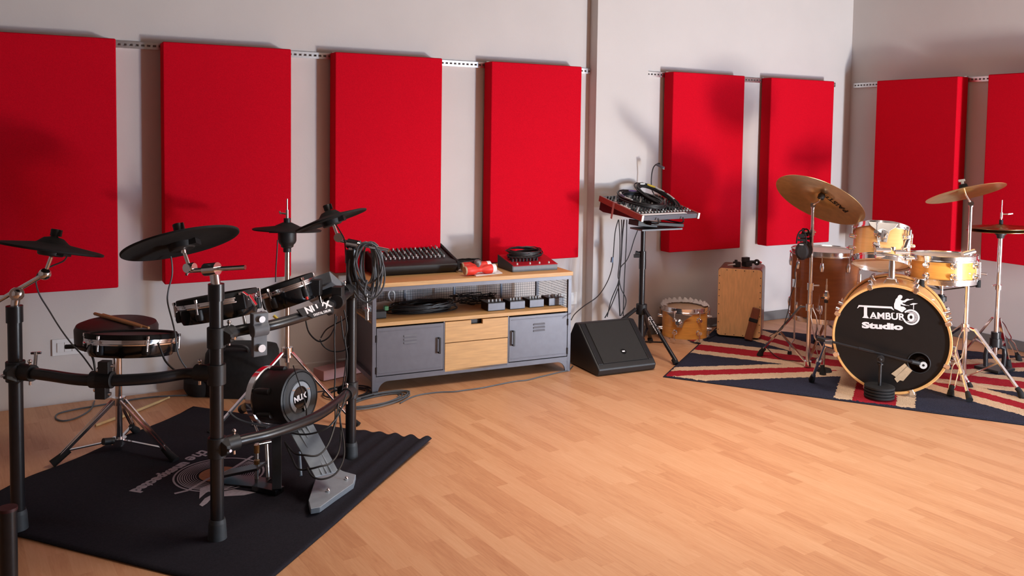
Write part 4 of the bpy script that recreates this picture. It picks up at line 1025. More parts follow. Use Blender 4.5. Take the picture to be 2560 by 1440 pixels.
# bass drum
BN = -RV; BN = V((BN.x, BN.y, .0)).normalized()        # towards the room
bdc = V((3.911, 2.958, .0))-RGT*.014; bdc.z = .2895+ZRUG; bR = .2875; bD = .40
BF = frame(bdc, BN, RGT)      # x right, y up
bx_ = V((-BN.y, BN.x, 0)); BF = frame(bdc, BN, bx_ if bx_.dot(RGT) > 0 else -bx_)
bd = thing('bass_drum', 'maple bass drum with a black front head printed with a studio logo', 'bass drum', V((bdc.x, bdc.y, ZRUG)))
MB(BF).lathe([(bR*.93, -.008), (bR*.955, -.008), (bR*.955, -bD), (bR*.93, -bD), (bR*.93, -.008)], n=96).build('shell', MAPLE, bd)
for z in (.0, -bD-.0):
    s = 1 if z == 0 else -1
    MB(BF).lathe([(bR*.955, z+.012*s), (bR*.99, z+.014*s), (bR*1.003, z+.010*s), (bR*1.003, z-.028*s), (bR*.99, z-.032*s), (bR*.965, z-.030*s), (bR*.955, z+.012*s)], n=96).build('wooden_hoop', MAPLE, bd)
MB(BF).lathe([(0, -bD), (bR*.965, -bD)], n=72).build('batter_head', HEADW, bd)
# front head with mic port
def hole_disc(R, hx, hy, hr, z, n=72):
    vs = [(R*math.cos(2*PI*k/n), R*math.sin(2*PI*k/n), z) for k in range(n)]+[(hx+hr*math.cos(2*PI*k/n), hy+hr*math.sin(2*PI*k/n), z) for k in range(n)]
    vs += [(hx+hr*math.cos(2*PI*k/n), hy+hr*math.sin(2*PI*k/n), z-.002) for k in range(n)]
    fs = [(k, (k+1) % n, n+(k+1) % n, n+k) for k in range(n)]+[(n+k, n+(k+1) % n, 2*n+(k+1) % n, 2*n+k) for k in range(n)]
    return vs, fs
BI = BF.inverted()
def bh(px, py, z=.0): # photo position -> on the plane of the front head
    p = BI @ PP(px, py, BF @ V((0, 0, z)), BN); return p.x, p.y
hx, hy = bh(2297, 907)
vs, fs = hole_disc(bR*.96, hx, hy, .052, .002)
fh = MB(BF).add(vs, fs).build('front_head', HEADK, bd)
child(MB(BF).torus(M4.Translation((hx, hy, .002)), .053, .003, 40, 8), 'port_ring', BLKP, fh, bd)
# logo: lettering and drummer figure
ZL = .0032
def lpoly(m, px, s=1/12, ox=2130, oy=720):
    pts = [bh(ox+x*s, oy+y*s) for x, y in px]
    m.prism(pts, M4.Translation((0, 0, ZL)), .0005)
lg = MB(BF)
lpoly(lg, [(155, 605), (205, 508), (1195, 556), (1265, 660), (1245, 660), (1165, 612), (455, 578), (455, 800), (470, 850), (505, 890), (505, 908), (305, 888), (345, 855), (358, 810), (358, 565), (225, 558), (170, 605)])
def ltext(txt, x0, y0, x1, y1, hpx, off, sxf, sp=1.0):
    a, b = bh(2130+x0/12, 720+y0/12), bh(2130+x1/12, 720+y1/12); A = math.atan2(b[1]-a[1], b[0]-a[0])
    hm = abs(bh(2130+x0/12, 720+(y0+hpx)/12)[1]-a[1]); W = math.hypot(b[0]-a[0], b[1]-a[1])
    tmp = MB().text(txt, M4(), 1, .0005, off=off, sp=sp)
    xs = [v.x for v in tmp.v]; ys = [v.y for v in tmp.v]; kx = W/(max(xs)-min(xs)); ky = hm/(max(ys)-min(ys))
    M = M4.Translation(((a[0]+b[0])/2, (a[1]+b[1])/2, ZL)) @ M4.Rotation(A, 4, 'Z') @ M4.Diagonal((kx, ky, 1, 1)) @ M4.Translation((-(max(xs)+min(xs))/2, -(max(ys)+min(ys))/2, 0))
    lg.add(tmp.v, tmp.f, M)
ltext('AMBUR', 525, 815, 1600, 865, 200, .028, 1)
ltext('Studio', 295, 1105, 1530, 1165, 195, .055, 1)
# serifs on the capitals
for x, y, w in ((575, 905, 90), (690, 912, 95), (800, 920, 80), (975, 930, 90), (1085, 938, 110), (1245, 745, 70), (1390, 755, 70), (1480, 960, 80), (1080, 742, 80)):
    lpoly(lg, [(x-w/2, y-9), (x+w/2, y-5), (x+w/2, y+8), (x-w/2, y+4)])
lpoly(lg, [(1385, 230), (1425, 204), (1470, 205), (1512, 235), (1510, 285), (1490, 320), (1455, 335), (1470, 352), (1500, 372), (1560, 372), (1640, 322), (1690, 320), (1715, 335), (1838, 322), (1840, 332), (1730, 358), (1650, 385), (1590, 432), (1510, 432), (1525, 462), (1590, 488), (1618, 510), (1720, 520), (1722, 532), (1615, 522), (1555, 520), (1460, 485), (1458, 545), (1545, 555), (1590, 580), (1630, 632), (1570, 665), (1525, 715), (1490, 725), (1380, 660), (1275, 615), (1262, 560), (1265, 470), (1290, 410), (1310, 335), (1360, 285)])
lpoly(lg, [(1728, 492), (1830, 450), (1975, 460), (1890, 492), (1780, 505)])
lpoly(lg, [(1838, 500), (1860, 500), (1856, 640), (1832, 640)])
ocx, ocy = bh(2130+1770/12, 720+872/12); orad = abs(bh(2130+2030/12, 720+880/12)[0]-ocx)
OM = M4.Translation((ocx, ocy, ZL))
flat_ring(lg, orad*.80, orad, OM, -PI*.83, PI*.80); flat_ring(lg, orad*.20, orad*.46, OM @ M4.Diagonal((.9, 1.15, 1, 1)))
for k in range(17):
    y = -orad*.76+k*orad*1.52/16; xw = math.sqrt(max(0, (orad*.76)**2-y*y)); xi = math.sqrt(max(0, (orad*.46)**2-y*y)) if abs(y) < orad*.46 else 0
    for s in (-1, 1):
        if s < 0 and abs(y) < orad*.52 and xi < xw: continue
        lg.add([(s*xi, y, .0003), (s*xw, y, .0003), (s*xw, y+orad*.045, .0003), (s*xi, y+orad*.045, .0003)], [(0, 1, 2, 3)], OM)
child(lg, 'studio_logo', INKW, fh, bd, label='white lettering with a drummer silhouette')
# flat beige strips laid on the head below the port
tp = MB(BF)
for p in ([(2262, 908), (2269, 916), (2240, 942), (2228, 934)], [(2267, 914), (2281, 926), (2258, 952), (2250, 950), (2243, 956), (2236, 946)]):
    tp.prism([bh(*x) for x in p], M4.Translation((0, 0, .003)), .002)
child(tp, 'pale_strips', BEIGE, fh, bd, label='beige strips')
# claws and lugs around the hoops
for k in range(8):
    a = PI/8+2*PI*k/8; m = BF @ M4.Rotation(a, 4, 'Z')
    for z, s in ((0, 1), (-bD, -1)):
        c_ = MB(m).cbox((bR*1.012, 0, z-.006*s), (.012, .026, .045)).cbox((bR*.995, 0, z+.015*s), (.030, .018, .005)).cyl((bR*1.015, 0, z-.03*s), (bR*1.015, 0, z-.11*s), .0035, n=8).build('claw_hook', CHROME, bd, bevel=.002)
    MB(m).lathe([(0, -.003), (.017, -.003), (.017, .002), (.012, .005), (.012, .024), (.010, .032), (0, .032)], M4.Translation((bR*.955, 0, -.11)) @ M4.Rotation(PI/2, 4, 'Y'), 16).build('lug', CHROME, bd)
    MB(m).lathe([(0, -.003), (.017, -.003), (.017, .002), (.012, .005), (.012, .024), (.010, .032), (0, .032)], M4.Translation((bR*.955, 0, -bD+.11)) @ M4.Rotation(PI/2, 4, 'Y'), 16).build('lug', CHROME, bd)
# spurs
for a, fp_ in ((P(2064, 858, d=4.50), P(2029, 950, Z=ZRUG+.012)), (P(2388, 872, d=4.72), P(2424, 1000, Z=ZRUG+.012))):
    s = MB().cyl(a, fp_.lerp(a, .12), .0085, n=14).cyl(a.lerp(fp_, .45), a.lerp(fp_, .53), .014, n=14).build('spur', CHROME, bd)
    child(MB().cyl(fp_.lerp(a, .14), fp_, .012, .017, n=14), 'rubber_foot', BLKR, s, bd)
    in_ = BI @ a; tgt = BF @ V((bR*.95*(1 if in_.x > 0 else -1)*math.cos(math.asin(max(-1, min(1, in_.y/(bR*.95))))), in_.y, in_.z))
    MB().cyl(a+(a-tgt)*.05, tgt, .018, .026, n=16).build('spur_bracket', CHROME, bd)
# tom post on the bass drum
tp0 = BF @ V((-.0, bR*.955, -.14)); pxp = BI @ P(2229, 690, d=dep(tp0)); tpx = pxp.x
tp0 = BF @ V((tpx, bR*.945, -.14))
MB(BF).prism([(-.040, -.004), (.040, -.004), (.032, .010), (.026, .014), (.024, .030), (-.024, .030), (-.026, .014), (-.032, .010)], M4.Translation((tpx, bR*.95, -.185)), .09).build('tom_mount', DULLC, bd, bevel=.003)
tz = zat(tp0, 617)
post = MB().cyl(tp0+V((0, 0, .02)), V((tp0.x, tp0.y, tz)), .0165, n=22).build('tom_post', CHROME, bd)
dT = dep(tp0)
arm_ = MB()
for sgn, xa_, xb_ in ((-1, 2188, 2225), (1, 2236, 2272)):
    for yy in (625 if sgn < 0 else 630, 640 if sgn < 0 else 645):
        p0, p1 = P(xa_, yy, d=dT-.02), P(xb_, yy+1, d=dT-.02)
        arm_.cyl(p0, p1, .0145, .0145, n=16)
arm_.cyl(P(2196, 602, d=dT-.01), P(2198, 622, d=dT-.01), .006, n=10).bar(P(2183, 607, d=dT-.02), P(2199, 614, d=dT-.02), .012, .010).cyl(P(2276, 575, d=dT), P(2270, 640, d=dT), .0075, n=12)
arm_.cyl(P(2270, 600, d=dT), P(2262, 622, d=dT), .015, n=14)
arm_.build('tom_arm', CHROME, bd)
# rack tom
dT2 = dT+.155
tc = P(2206.5, 577, d=dT2); n_t = disc_n(2206, 578, (66, 5), .20, -1)
n_t = disc_n(2203, 652, (62, 5.5), .25, -1)
rt, TFm = drum('maple rack tom mounted above the bass drum', tc, n_t, .148, .184, MAPLE, 6, math.radians(-62), RGT, loc=tc)
# suspension bracket on its front
ff = (EYE-tc); ff = (ff-n_t*ff.dot(n_t)).normalized(); XF = frame(tc+n_t*-.02+ff*.151, ff, n_t.cross(ff)); 
pl_ = MB(XF).prism([(-.075, .020), (.075, .020), (.062, -.002), (.036, -.022), (.028, -.055), (.024, -.088), (-.024, -.088), (-.028, -.055), (-.036, -.022), (-.062, -.002)], M4.Translation((0, 0, .002)), .005)
pl_.build('suspension_plate', DULLC, rt, bevel=.002)
MB(XF).lathe([(0, .004), (.026, .004), (.028, .010), (.022, .024), (.010, .028), (0, .028)], M4.Translation((0, -.045, 0)), 24).cbox((0, -.052, .026), (.012, .045, .012)).build('rod_clamp', CHROME, rt, bevel=.001)
# floor tom
ft_d = 5.40; ftc = P(2064, 628, d=ft_d); ftb = V((ftc.x, ftc.y, 0)); r = 84*ft_d/F_PX
fth = ftc.z-zat(ftb, 790)
flt, FTF = drum('brown floor tom with white head standing by the corner behind the cymbal stand', ftc, (0, 0, 1), r*.97, fth, BROWNW, 8, math.radians(20), RGT, nm='floor_tom', lug=False, loc=(ftb.x, ftb.y, 0))
for k in range(8):
    m = FTF @ M4.Rotation(math.radians(20)+2*PI*k/8, 4, 'Z')
    for z in (-.075, -fth+.075):
        MB(m).lathe([(0, -.030), (.010, -.026), (.014, 0), (.010, .026), (0, .030)], M4.Translation((r*.97, 0, z)), 12).cyl((r*1.0, 0, z), (r*1.0, 0, -.01 if z > -.1 else -fth+.01), .003, n=8).build('lug', CHROME, flt)
for a in (80, 200, 320):
    d_ = FTF.to_3x3() @ V((math.cos(math.radians(a)), math.sin(math.radians(a)), 0)); p0 = ftb+d_*r*1.03
    lg_ = MB().tube([vz(p0, ftc.z-.12), vz(p0, .10), vz(p0+d_*.03, .07), vz(p0+d_*.03, .02)], .0055, n=10).cbox((p0.x, p0.y, ftc.z-.19), (.03, .03, .05)).build('leg', CHROME, flt)
    child(MB().cyl(vz(p0+d_*.03, .03), vz(p0+d_*.03, .002), .012, .015, n=12), 'rubber_foot', BLKR, lg_, flt)
# snare drum and stand
sn_d = 4.86; snc = P(2356, 641, d=sn_d); r = 80*sn_d/F_PX
n_s = disc_n(2356, 641, (82, 4), .10, 1)
sn, SNF = drum('amber maple snare drum on a stand to the right of the rack tom', snc, n_s, r*.98, .128, AMBER, 8, math.radians(-30), RGT, top=HEADW, bot=HEADT, nm='snare_drum', lug=False)
for k in range(8):
    m = SNF @ M4.Rotation(math.radians(-90-8)+2*PI*k/8, 4, 'Z')
    for z, s in ((-.034, 1), (-.094, -1)):
        MB(m).lathe([(0, -.003), (.019, -.003), (.019, .003), (.014, .007), (.014, .022), (.010, .028), (0, .029)], M4.Translation((r*.965, 0, z)) @ M4.Rotation(PI/2, 4, 'Y'), 18).cyl((r*.965+.016, 0, z), (r*.965+.016, 0, -.006 if s > 0 else -.122), .003, n=8).build('lug', CHROME, sn)
MB(SNF @ M4.Rotation(math.radians(-66), 4, 'Z')).torus(M4.Translation((r*.967, 0, -.075)) @ M4.Rotation(PI/2, 4, 'Y'), .004, .0025, 16, 8).build('air_vent', CHROME, sn)
MB(SNF @ M4.Rotation(math.radians(-8), 4, 'Z')).cbox((r*1.02, 0, -.07), (.03, .035, .09)).cyl((r*1.03, 0, -.09), (r*1.03+.05, 0, -.095), .006, n=10).build('strainer', CHROME, sn, bevel=.002)
ss0 = snc-n_s*.16; ssb = V((ss0.x, ss0.y, 0))
t = thing('snare_stand', 'stand with black grip arms under the snare drum', 'drum stand', ssb)
MB().cyl(vz(ssb, .10), vz(ssb, ss0.z-.0), .009, n=14).build('tube', CHROME, t)
MB().cyl(vz(ssb, ss0.z-.10), vz(ssb, ss0.z-.055), .018, n=16).cyl(vz(ssb, ss0.z-.09), vz(ssb, ss0.z-.065), .028, n=16).build('tilter', BLKP, t)
for a in (-30, 90, 210):
    d_ = SNF.to_3x3() @ V((math.cos(math.radians(a)), math.sin(math.radians(a)), 0)); e_ = snc-n_s*.150+d_*(r*1.0)
    am = MB().bar(vz(ssb, ss0.z-.03), e_, .012, .006).build('basket_arm', BLKM, t)
    child(MB().cyl(e_-n_s*.01, e_+n_s*.030, .013, n=12), 'rubber_grip', BLKR, am, t)
for a in (20, 140, 260):
    d_ = V((math.cos(math.radians(a)), math.sin(math.radians(a)), 0))
    lg_ = MB().bar(vz(ssb, .24)+d_*.012, vz(ssb, ZRUG+.012)+d_*.22, .014, .006).bar(vz(ssb, .12), (vz(ssb, .24)+d_*.012).lerp(vz(ssb, .012)+d_*.22, .5), .012, .005).build('leg', CHROME, t)
    child(MB().cyl(vz(ssb, ZRUG+.022)+d_*.21, vz(ssb, ZRUG+.001)+d_*.225, .011, .014, n=12), 'rubber_foot', BLKR, lg_, t)
# small tom on the floor
sc_ = P(1710, 861, Z=0); dv = V((ray(1710, 861).x, ray(1710, 861).y, 0)).normalized(); r = .149
tb_ = sc_+dv*r; tz = zat(tb_, 768)
st, STF = drum('amber tom drum standing on the bare floor beside the tripod stand', V((tb_.x, tb_.y, tz)), (0, 0, 1), r, tz-.016, AMBER, 6, math.radians(-65), RGT, top=HEADT, loc=(tb_.x, tb_.y, 0))
ff = (EYE-tb_); ff.z = 0; ff.normalize(); ff = (M4.Rotation(math.radians(-12), 3, 'Z') @ ff); XF = frame(V((tb_.x, tb_.y, tz-.03))+ff*.152, ff, V((0, 0, 1)).cross(ff))
MB(XF).prism([(-.085, .012), (.085, .012), (.06, -.006), (.030, -.030), (.018, -.075), (-.018, -.075), (-.030, -.030), (-.06, -.006)], M4.Translation((0, 0, .002)), .005).build('suspension_plate', DULLC, st, bevel=.002)
MB(XF).lathe([(0, .004), (.022, .004), (.024, .012), (.016, .03), (0, .032)], M4.Translation((-.005, -.045, 0)), 20).cbox((0, -.05, .03), (.035, .010, .012)).cbox((0, -.05, .03), (.010, .035, .012)).build('rod_clamp', CHROME, st, bevel=.001)
hd_ = MB(); nn = 44; back = math.atan2((STF.inverted().to_3x3() @ FWD).y, (STF.inverted().to_3x3() @ FWD).x); rows = []
for k in range(nn+1):
    a = back+math.radians(-105+210*k/nn); w = math.sin(PI*k/nn)**.5; j = random.uniform(-1, 1)
    rows.append([(q_*math.cos(a), q_*math.sin(a), z_) for q_, z_ in ((.118+.012*j, .012), (.138, .016+.006*w), (.150+.004*j, .020+.022*w*abs(math.sin(2.1*k))+.004*j*w), (.158+.004*j, .012+.006*w))])
for A, B in zip(rows, rows[1:]):
    for i in range(3): hd_.add([A[i], A[i+1], B[i+1], B[i]], [(0, 1, 2, 3)], STF)
o = hd_.build('drum_cloth', HEADW); tag(o, 'ragged pale cloth edge along the back rim of the tom on the floor', 'cloth')
# cajon
ca, cb = P(1791, 841, Z=ZRUG), P(1901, 851, Z=ZRUG); cx_ = (cb-ca); cw = cx_.length; cx_.normalize(); cy_ = V((-cx_.y, cx_.x, 0))
CM = axes(cx_, cy_, (0, 0, 1), ca)
cd = .275; ch = zat(ca, 668)-ca.z; f0 = .012
cj = thing('cajon', 'wooden cajon with a pale front face and red-brown body on the rug corner', 'cajon', ca)
def rrect(w, h, r, n=6, x0=0, z0=0):
    pts = []
    for cx0, cz0, a0 in ((w-r, r, -90), (w-r, h-r, 0), (r, h-r, 90), (r, r, 180)):
        for k in range(n+1):
            a = math.radians(a0+90*k/n); pts.append((x0+cx0+r*math.cos(a), z0+cz0+r*math.sin(a)))
    return pts
XZ = M4(((1, 0, 0, 0), (0, 0, 1, 0), (0, 1, 0, 0), (0, 0, 0, 1)))
MB(CM).prism(rrect(cw, ch-f0, .022, x0=0, z0=f0), M4.Translation((0, .008, 0)) @ XZ, cd).build('body', CAJB, cj, bevel=.004)
fc = MB(CM).prism(rrect(cw-.002, ch-f0-.004, .022, x0=.001, z0=f0), M4.Translation((0, 0, 0)) @ XZ, .008).build('front_face', CAJF, cj, bevel=.002)
scm = MB(CM)
for z in (.05, .10, .155, .22, .275, .315, .36, .41): 
    for x in (.010, cw-.010): scm.cyl((x, -.0015, z*ch/.465), (x, .001, z*ch/.465), .0032, n=8)
for x in (.2, .4, .6, .8):
    for z in (f0+.010, ch-.014): scm.cyl((x*cw, -.0015, z), (x*cw, .001, z), .0032, n=8)
child_each(scm, 'screw', BLKM, fc, cj)
for x in (.03, cw-.03):
    for y in (.03, cd-.03): MB(CM).cyl((x, y, 0), (x, y, f0), .014, n=14).build('rubber_foot', BLKR, cj)
# wood block leaning on the cajon
a, b = P(1872, 846, Z=ZRUG+.012), None
CI = CM.inverted()
l0 = CI @ P(1871, 848, Z=ZRUG+.004); t0 = CI @ PP(1890, 770, CM @ V((0, -.02, 0)), cy_)
pA = CM @ V((l0.x, -.050, .004)); pB = CM @ V((t0.x+.004, -.018, t0.z))
t = thing('wood_block', 'red-brown wooden bar with a black strap leaning on the front of the cajon', 'wood bar', pA)
MB().bar(pA+V((0,0,.004)), pB, .050, .024, up=-cy_).build('wooden_bar', BRKW, t, bevel=.005)
pm = pA.lerp(pB, .62); dd_ = (pB-pA).normalized()
MB().bar(pm-dd_*.012, pm+dd_*.012, .056, .030, up=-cy_).build('strap', BLKR, t, bevel=.003)
# clips on the cajon
def topc(px, py): return P(px, py, Z=ca.z+ch+.0)
t0 = topc(1842, 667); t = thing('mic_clip', 'small black microphone clip with a pale tip on top of the cajon', 'microphone clip', t0)
zt = ca.z+ch
MB().cbox((t0.x, t0.y, zt+.018), (.035, .04, .034)).cyl(V((t0.x-.008, t0.y, zt+.03)), V((t0.x-.008, t0.y, zt+.048)), .010, n=12).build('clip_body', BLKP, t, bevel=.003)
MB().cyl(V((t0.x-.015, t0.y, zt+.018)), V((t0.x-.055, t0.y+.028, zt+.010)), .007, .003, n=10).build('clip_tip', KNOBW, t)
t0 = topc(1867, 666); t = thing('mic_clamp', 'larger black microphone clamp with a chrome screw on top of the cajon', 'microphone clip', t0)
MB().cbox((t0.x, t0.y, zt+.017), (.055, .045, .030)).cbox((t0.x-.012, t0.y, zt+.048), (.05, .03, .030), M4.Translation((0, 0, 0))).cyl(V((t0.x+.0, t0.y, zt+.03)), V((t0.x+.05, t0.y-.02, zt+.030)), .011, n=12).build('clamp_body', BLKP, t, bevel=.004)
c2 = V((t0.x+.062, t0.y-.028, zt+.028))
MB().torus(frame(c2, cy_, (0, 0, 1)), .013, .008, 24, 8).build('clamp_ring', BLKP, t)
MB().cyl(c2+V((.012, -.016, -.008)), c2+V((.014, -.024, .004)), .008, n=10).build('clamp_screw', CHROME, t)
# ------------------------------------------------------------------ cymbals and stands of the wooden kit
def cymbal(nm, label, c, n, r, face, m_=BRASS, bell=.15, h=.030, flip=False, grp='bronze cymbals of the wooden kit'):
    t = thing(nm, label, 'cymbal', c, 0, grp); F = frame(c, n, face); rb = r*bell*1.35; s = -1 if flip else 1
    prof = [(0, h*.95), (rb*.35, h*.92), (rb*.72, h*.70), (rb, h*.36), (r*.55, h*.02), (r*.85, -h*.30), (r, -h*.52)]
    th_ = .0016; pr_ = prof+[(r, -h*.52-th_)]+[(a, b-th_) for a, b in reversed(prof[:-1])]
    if flip: pr_ = [(a, -b) for a, b in reversed(pr_)]
    MB(F).lathe(pr_, n=80).build('bronze_disc', m_, t)
    return t, F
ld = 4.86; c = P(2052, 494, d=ld); n_c = disc_n(2051, 496, (104, 44), .40, -1)
cr, CF = cymbal('ride_cymbal', 'big bronze cymbal tilted to show its underside, left of the wooden kit', c, n_c, 113*ld/F_PX, RGT, bell=.17, h=.032)
# name on its underside
cp_ = MB(); ip = P(2104, 480, d=ld)
tx = (P(2076, 466, d=ld)-P(2130, 500, d=ld)); un = -n_c; tx = (tx-un*tx.dot(un)).normalized()
w0 = c+ (ip-c-n_c*(ip-c).dot(n_c))
MBt = MB(frame(w0-n_c*.0155, un, tx)).text('PAISTE', M4(), .052, .0003, off=.0014, sx=1.0)
I_ = CF.inverted()
vv = []
for p in MBt.v:   # follow the curve of the bow
    q_ = I_ @ p; rr = math.hypot(q_.x, q_.y)/(113*ld/F_PX); zz = .032*(.36-(.36+.52)*min(1, max(0, (rr-.23)/.77)))
    z_b = (.032*.02+(rr-.55)/.30*(-.32*.032) if rr > .55 else .032*.36+(rr-.23)/.32*(-.34*.032)) if rr < .85 else -.032*.30-(rr-.85)/.15*.22*.032
    vv.append(CF @ V((q_.x, q_.y, z_b-.0016-.0012)))
MBt.v = vv; MBt.build('maker_lettering', INK, cr, label='dark lettering on the underside')
MB(CF).lathe([(0, .050), (.014, .050), (.017, .040), (.017, .030), (0, .030)], n=16).lathe([(0, -.006), (.018, -.006), (.020, .012), (.015, .024), (0, .024)], n=18).build('felt_washer', BLKP, cr)
def cstand(nm, label, base, hub_z, feet, zsplit, top_px, tilt_px, cym_c, cym_n, d, wire=1, cat='cymbal stand', r0=.0125, braces=True):
    t = thing(nm, label, cat, base)
    top = P(*top_px, d=d); jn = vz(base, zsplit)
    MB().cyl(vz(base, .022), jn, r0, n=20).build('lower_tube', CHROME, t)
    zt_ = zat(base, top_px[1])
    MB().cyl(jn, vz(base, zt_), r0*.74, n=18).build('upper_tube', CHROME, t)
    MB().cyl(vz(base, zsplit-.03), vz(base, zsplit+.012), r0*1.5, n=20).cyl(vz(base, zsplit-.005), vz(base, zsplit-.005)+RGT*.05, .006, n=10).bar(vz(base, zsplit-.005)+RGT*.045+V((0, 0, -.018)), vz(base, zsplit-.005)+RGT*.045+V((0, 0, .018)), .006, .012).build('height_clamp', CHROME, t)
    MB().cyl(vz(base, hub_z-.02), vz(base, hub_z+.02), r0*1.75, n=20).cyl(vz(base, .02), vz(base, .05), r0*1.7, n=18).each('leg_collar', CHROME, t)
    for k, ft in enumerate(feet):
        ft = V(ft); dv = ft-base; dv.z = 0; dv.normalize(); hub = vz(base, hub_z)+dv*.024; f1 = ft+V((0, 0, .016)); sd2 = dv.cross(V((0, 0, 1)))
        lm = MB()
        if k in (wire if isinstance(wire, tuple) else (wire,)):
            for s in (-1, 1):
                lm.tube([hub+sd2*s*.004, hub.lerp(f1, .14)+sd2*s*.017, hub.lerp(f1, .46)+sd2*s*.017, hub.lerp(f1, .53)+sd2*s*.005, hub.lerp(f1, .60)+sd2*s*.017, hub.lerp(f1, .92)+sd2*s*.013, f1+sd2*s*.002], .0032, n=8)
        else:
            lm.bar(hub, hub+dv*.035-V((0, 0, .006)), .020, .009); lm.bar(hub+dv*.030, f1, .019, .009)
            lm.bar(vz(base, .045)+dv*.02, (hub+dv*.03).lerp(f1, .52), .017, .006)
        lg = lm.build('leg', CHROME, t)
        child(MB().cyl(f1.lerp(hub, .10), f1.lerp(hub, .02), .0135, n=12).cyl(f1.lerp(hub, .04), ft, .015, .019, n=14), 'rubber_foot', BLKR, lg, t)
    tl = P(*tilt_px, d=d) if tilt_px else None
    tp_ = vz(base, zt_)
    tm = MB()
    if cym_c is not None:
        e = cym_c-cym_n*.02
        w = (EYE-tp_).normalized(); w.z = 0
        tm.cyl(tp_-V((0, 0, .02)), tp_+V((0, 0, .010)), r0*1.0, n=16); tm.cyl(tp_+w*.016, tp_-w*.016, .015, n=18)
        tm.cyl(tp_, e, .0052, n=12); tm.cyl(e, cym_c+cym_n*.058, .0042, n=10)
        tm.bar(tp_+RGT*.022-V((0, 0, .012)), tp_+RGT*.022+V((0, 0, .016)), .008, .012)
        tm.build('tilter', CHROME, t)
    return t
b1 = P(2023, 800, d=5.03); b1.z = 0
zz = ZRUG
cstand('cymbal_stand', 'chrome double-braced tripod stand of the big left cymbal', b1, zat(b1, 768), [P(1899, 889, Z=zz), P(2057, 936, Z=zz), P(2094, 838, Z=zz)], zat(b1, 712), (2034, 512), None, c, n_c, ld)
t2 = bpy.data.objects['cymbal_stand']
MB().cyl(vz(b1, zat(b1, 588)), vz(b1, zat(b1, 574)), .015, n=16).cyl(vz(b1, zat(b1, 580))-RGT*.04, vz(b1, zat(b1, 580))+RGT*.02, .006, n=10).build('memory_lock', CHROME, t2)
# headphones hanging on that stand
hc = P(2003, 628, d=dep(vz(b1, .7))-.07)
t = thing('headphones', 'black headphones hanging on the left cymbal stand', 'headphones', hc)
hw_ = (EYE-hc); hw_.z = 0; hw_.normalize(); HF = frame(hc, hw_, RGT)
for s, oz in ((0, .0), (1, -.085)):
    MB(HF).lathe([(0, .024), (.030, .024), (.040, .015), (.043, .004), (.043, -.010), (.036, -.020), (0, -.020)], M4.Translation((.004+.022*s, 0, oz)) @ M4.Diagonal((.86, 1.18, 1, 1)), 30).build('ear_cup', BLKP, t)
hb_ = MB(HF)
for s, oz in ((0, .012), (1, -.075)):
    dx_ = .022*s
    hb_.tube([(-.026+dx_, .045, oz), (-.022+dx_, .085, oz), (-.010+dx_, .112, oz), (.003+dx_, .120, oz-.0), (.016+dx_, .110, oz), (.024+dx_, .085, oz), (.028+dx_, .045, oz)], .0042, n=8, sm=4)
    hb_.box((-.020+dx_, .058, oz-.004), (.022+dx_, .072, oz+.004))
    hb_.box((-.016+dx_, .078, oz-.003), (.018+dx_, .100, oz+.003))
hb_.tube([(.000, .119, .012), (.008, .126, -.03), (.022, .119, -.075)], .004, n=8, sm=4)
hb_.build('headband', BLKR, t)
MB(HF).box((-.010, .038, .024), (.012, .043, .0255)).build('badge', KNOBW, t)
# right cymbal
rd = 4.70; rc_ = P(2412, 478, d=rd); n_r = disc_n(2411, 481, (91, -20), .155, -1)
rr_, RF = cymbal('crash_cymbal', 'smaller bronze cymbal with a white wing nut, right of the snare drum', rc_, n_r, 93*rd/F_PX, RGT, bell=.17, h=.024)
MB(RF).lathe([(0, .038), (.020, .038), (.022, .030), (.022, .020), (0, .020)], n=18).build('felt_washer', BLKR, rr_)
MB(RF).cyl((0, 0, .038), (0, 0, .062), .008, n=12).cbox((0, 0, .060), (.036, .008, .014)).build('wing_nut', WHITE, rr_, bevel=.002)
b2 = P(2415, 945, Z=.03); b2 = V((b2.x, b2.y, 0)); dd_ = dep(vz(b2, .6)); b2p = P(2419, 700, d=dd_); b2 = V((b2p.x, b2p.y, 0))
cstand('cymbal_stand', 'chrome double-braced tripod stand of the smaller right cymbal', b2, zat(b2, 818), [P(2330, 872, Z=zz), P(2376, 990, Z=zz), P(2556, 995, Z=zz)], zat(b2, 640), (2424, 508), None, rc_, n_r, rd)
t3 = bpy.data.objects['cymbal_stand.001']
z1, z2 = zat(b2, 708), zat(b2, 690)
MB().cyl(vz(b2, zat(b2, 636))-RGT*.035, vz(b2, zat(b2, 628))+RGT*.03, .017, n=18).cyl(vz(b2, z1), vz(b2, z2), .019, n=18).cyl(vz(b2, z1)+V((0, 0, .008)), vz(b2, z1)+RGT*.045+V((0, 0, .008)), .007, n=10).each('memory_lock', CHROME, t3)
# hi-hat at the right edge
b3 = P(2486, 930, Z=0.0); dd_ = dep(vz(b3, .6)); p3 = P(2499, 640, d=dd_); b3 = V((p3.x, p3.y, 0)); hz = zat(b3, 572)
for lab, s, zo, rfac in (('upper bronze hi-hat cymbal at the right edge of the photo', 1, .004, 1.0), ('lower bronze hi-hat cymbal facing up under the upper one', -1, -.006, .985)):
    cymbal('hihat_cymbal', lab, vz(b3, hz+zo), V((-.02, .03, 1)).normalized(), .178*rfac, RGT, BRASSD, bell=.2, h=.026, flip=(s < 0))
t = thing('hihat_stand', 'chrome hi-hat stand at the right edge of the photo beside the wooden kit', 'hi-hat stand', b3)
MB().cyl(vz(b3, .10), vz(b3, hz-.04), .0125, n=20).build('tube', CHROME, t)
MB().cyl(vz(b3, hz-.04), vz(b3, zat(b3, 500)), .0032, n=10).build('pull_rod', CHROME, t)
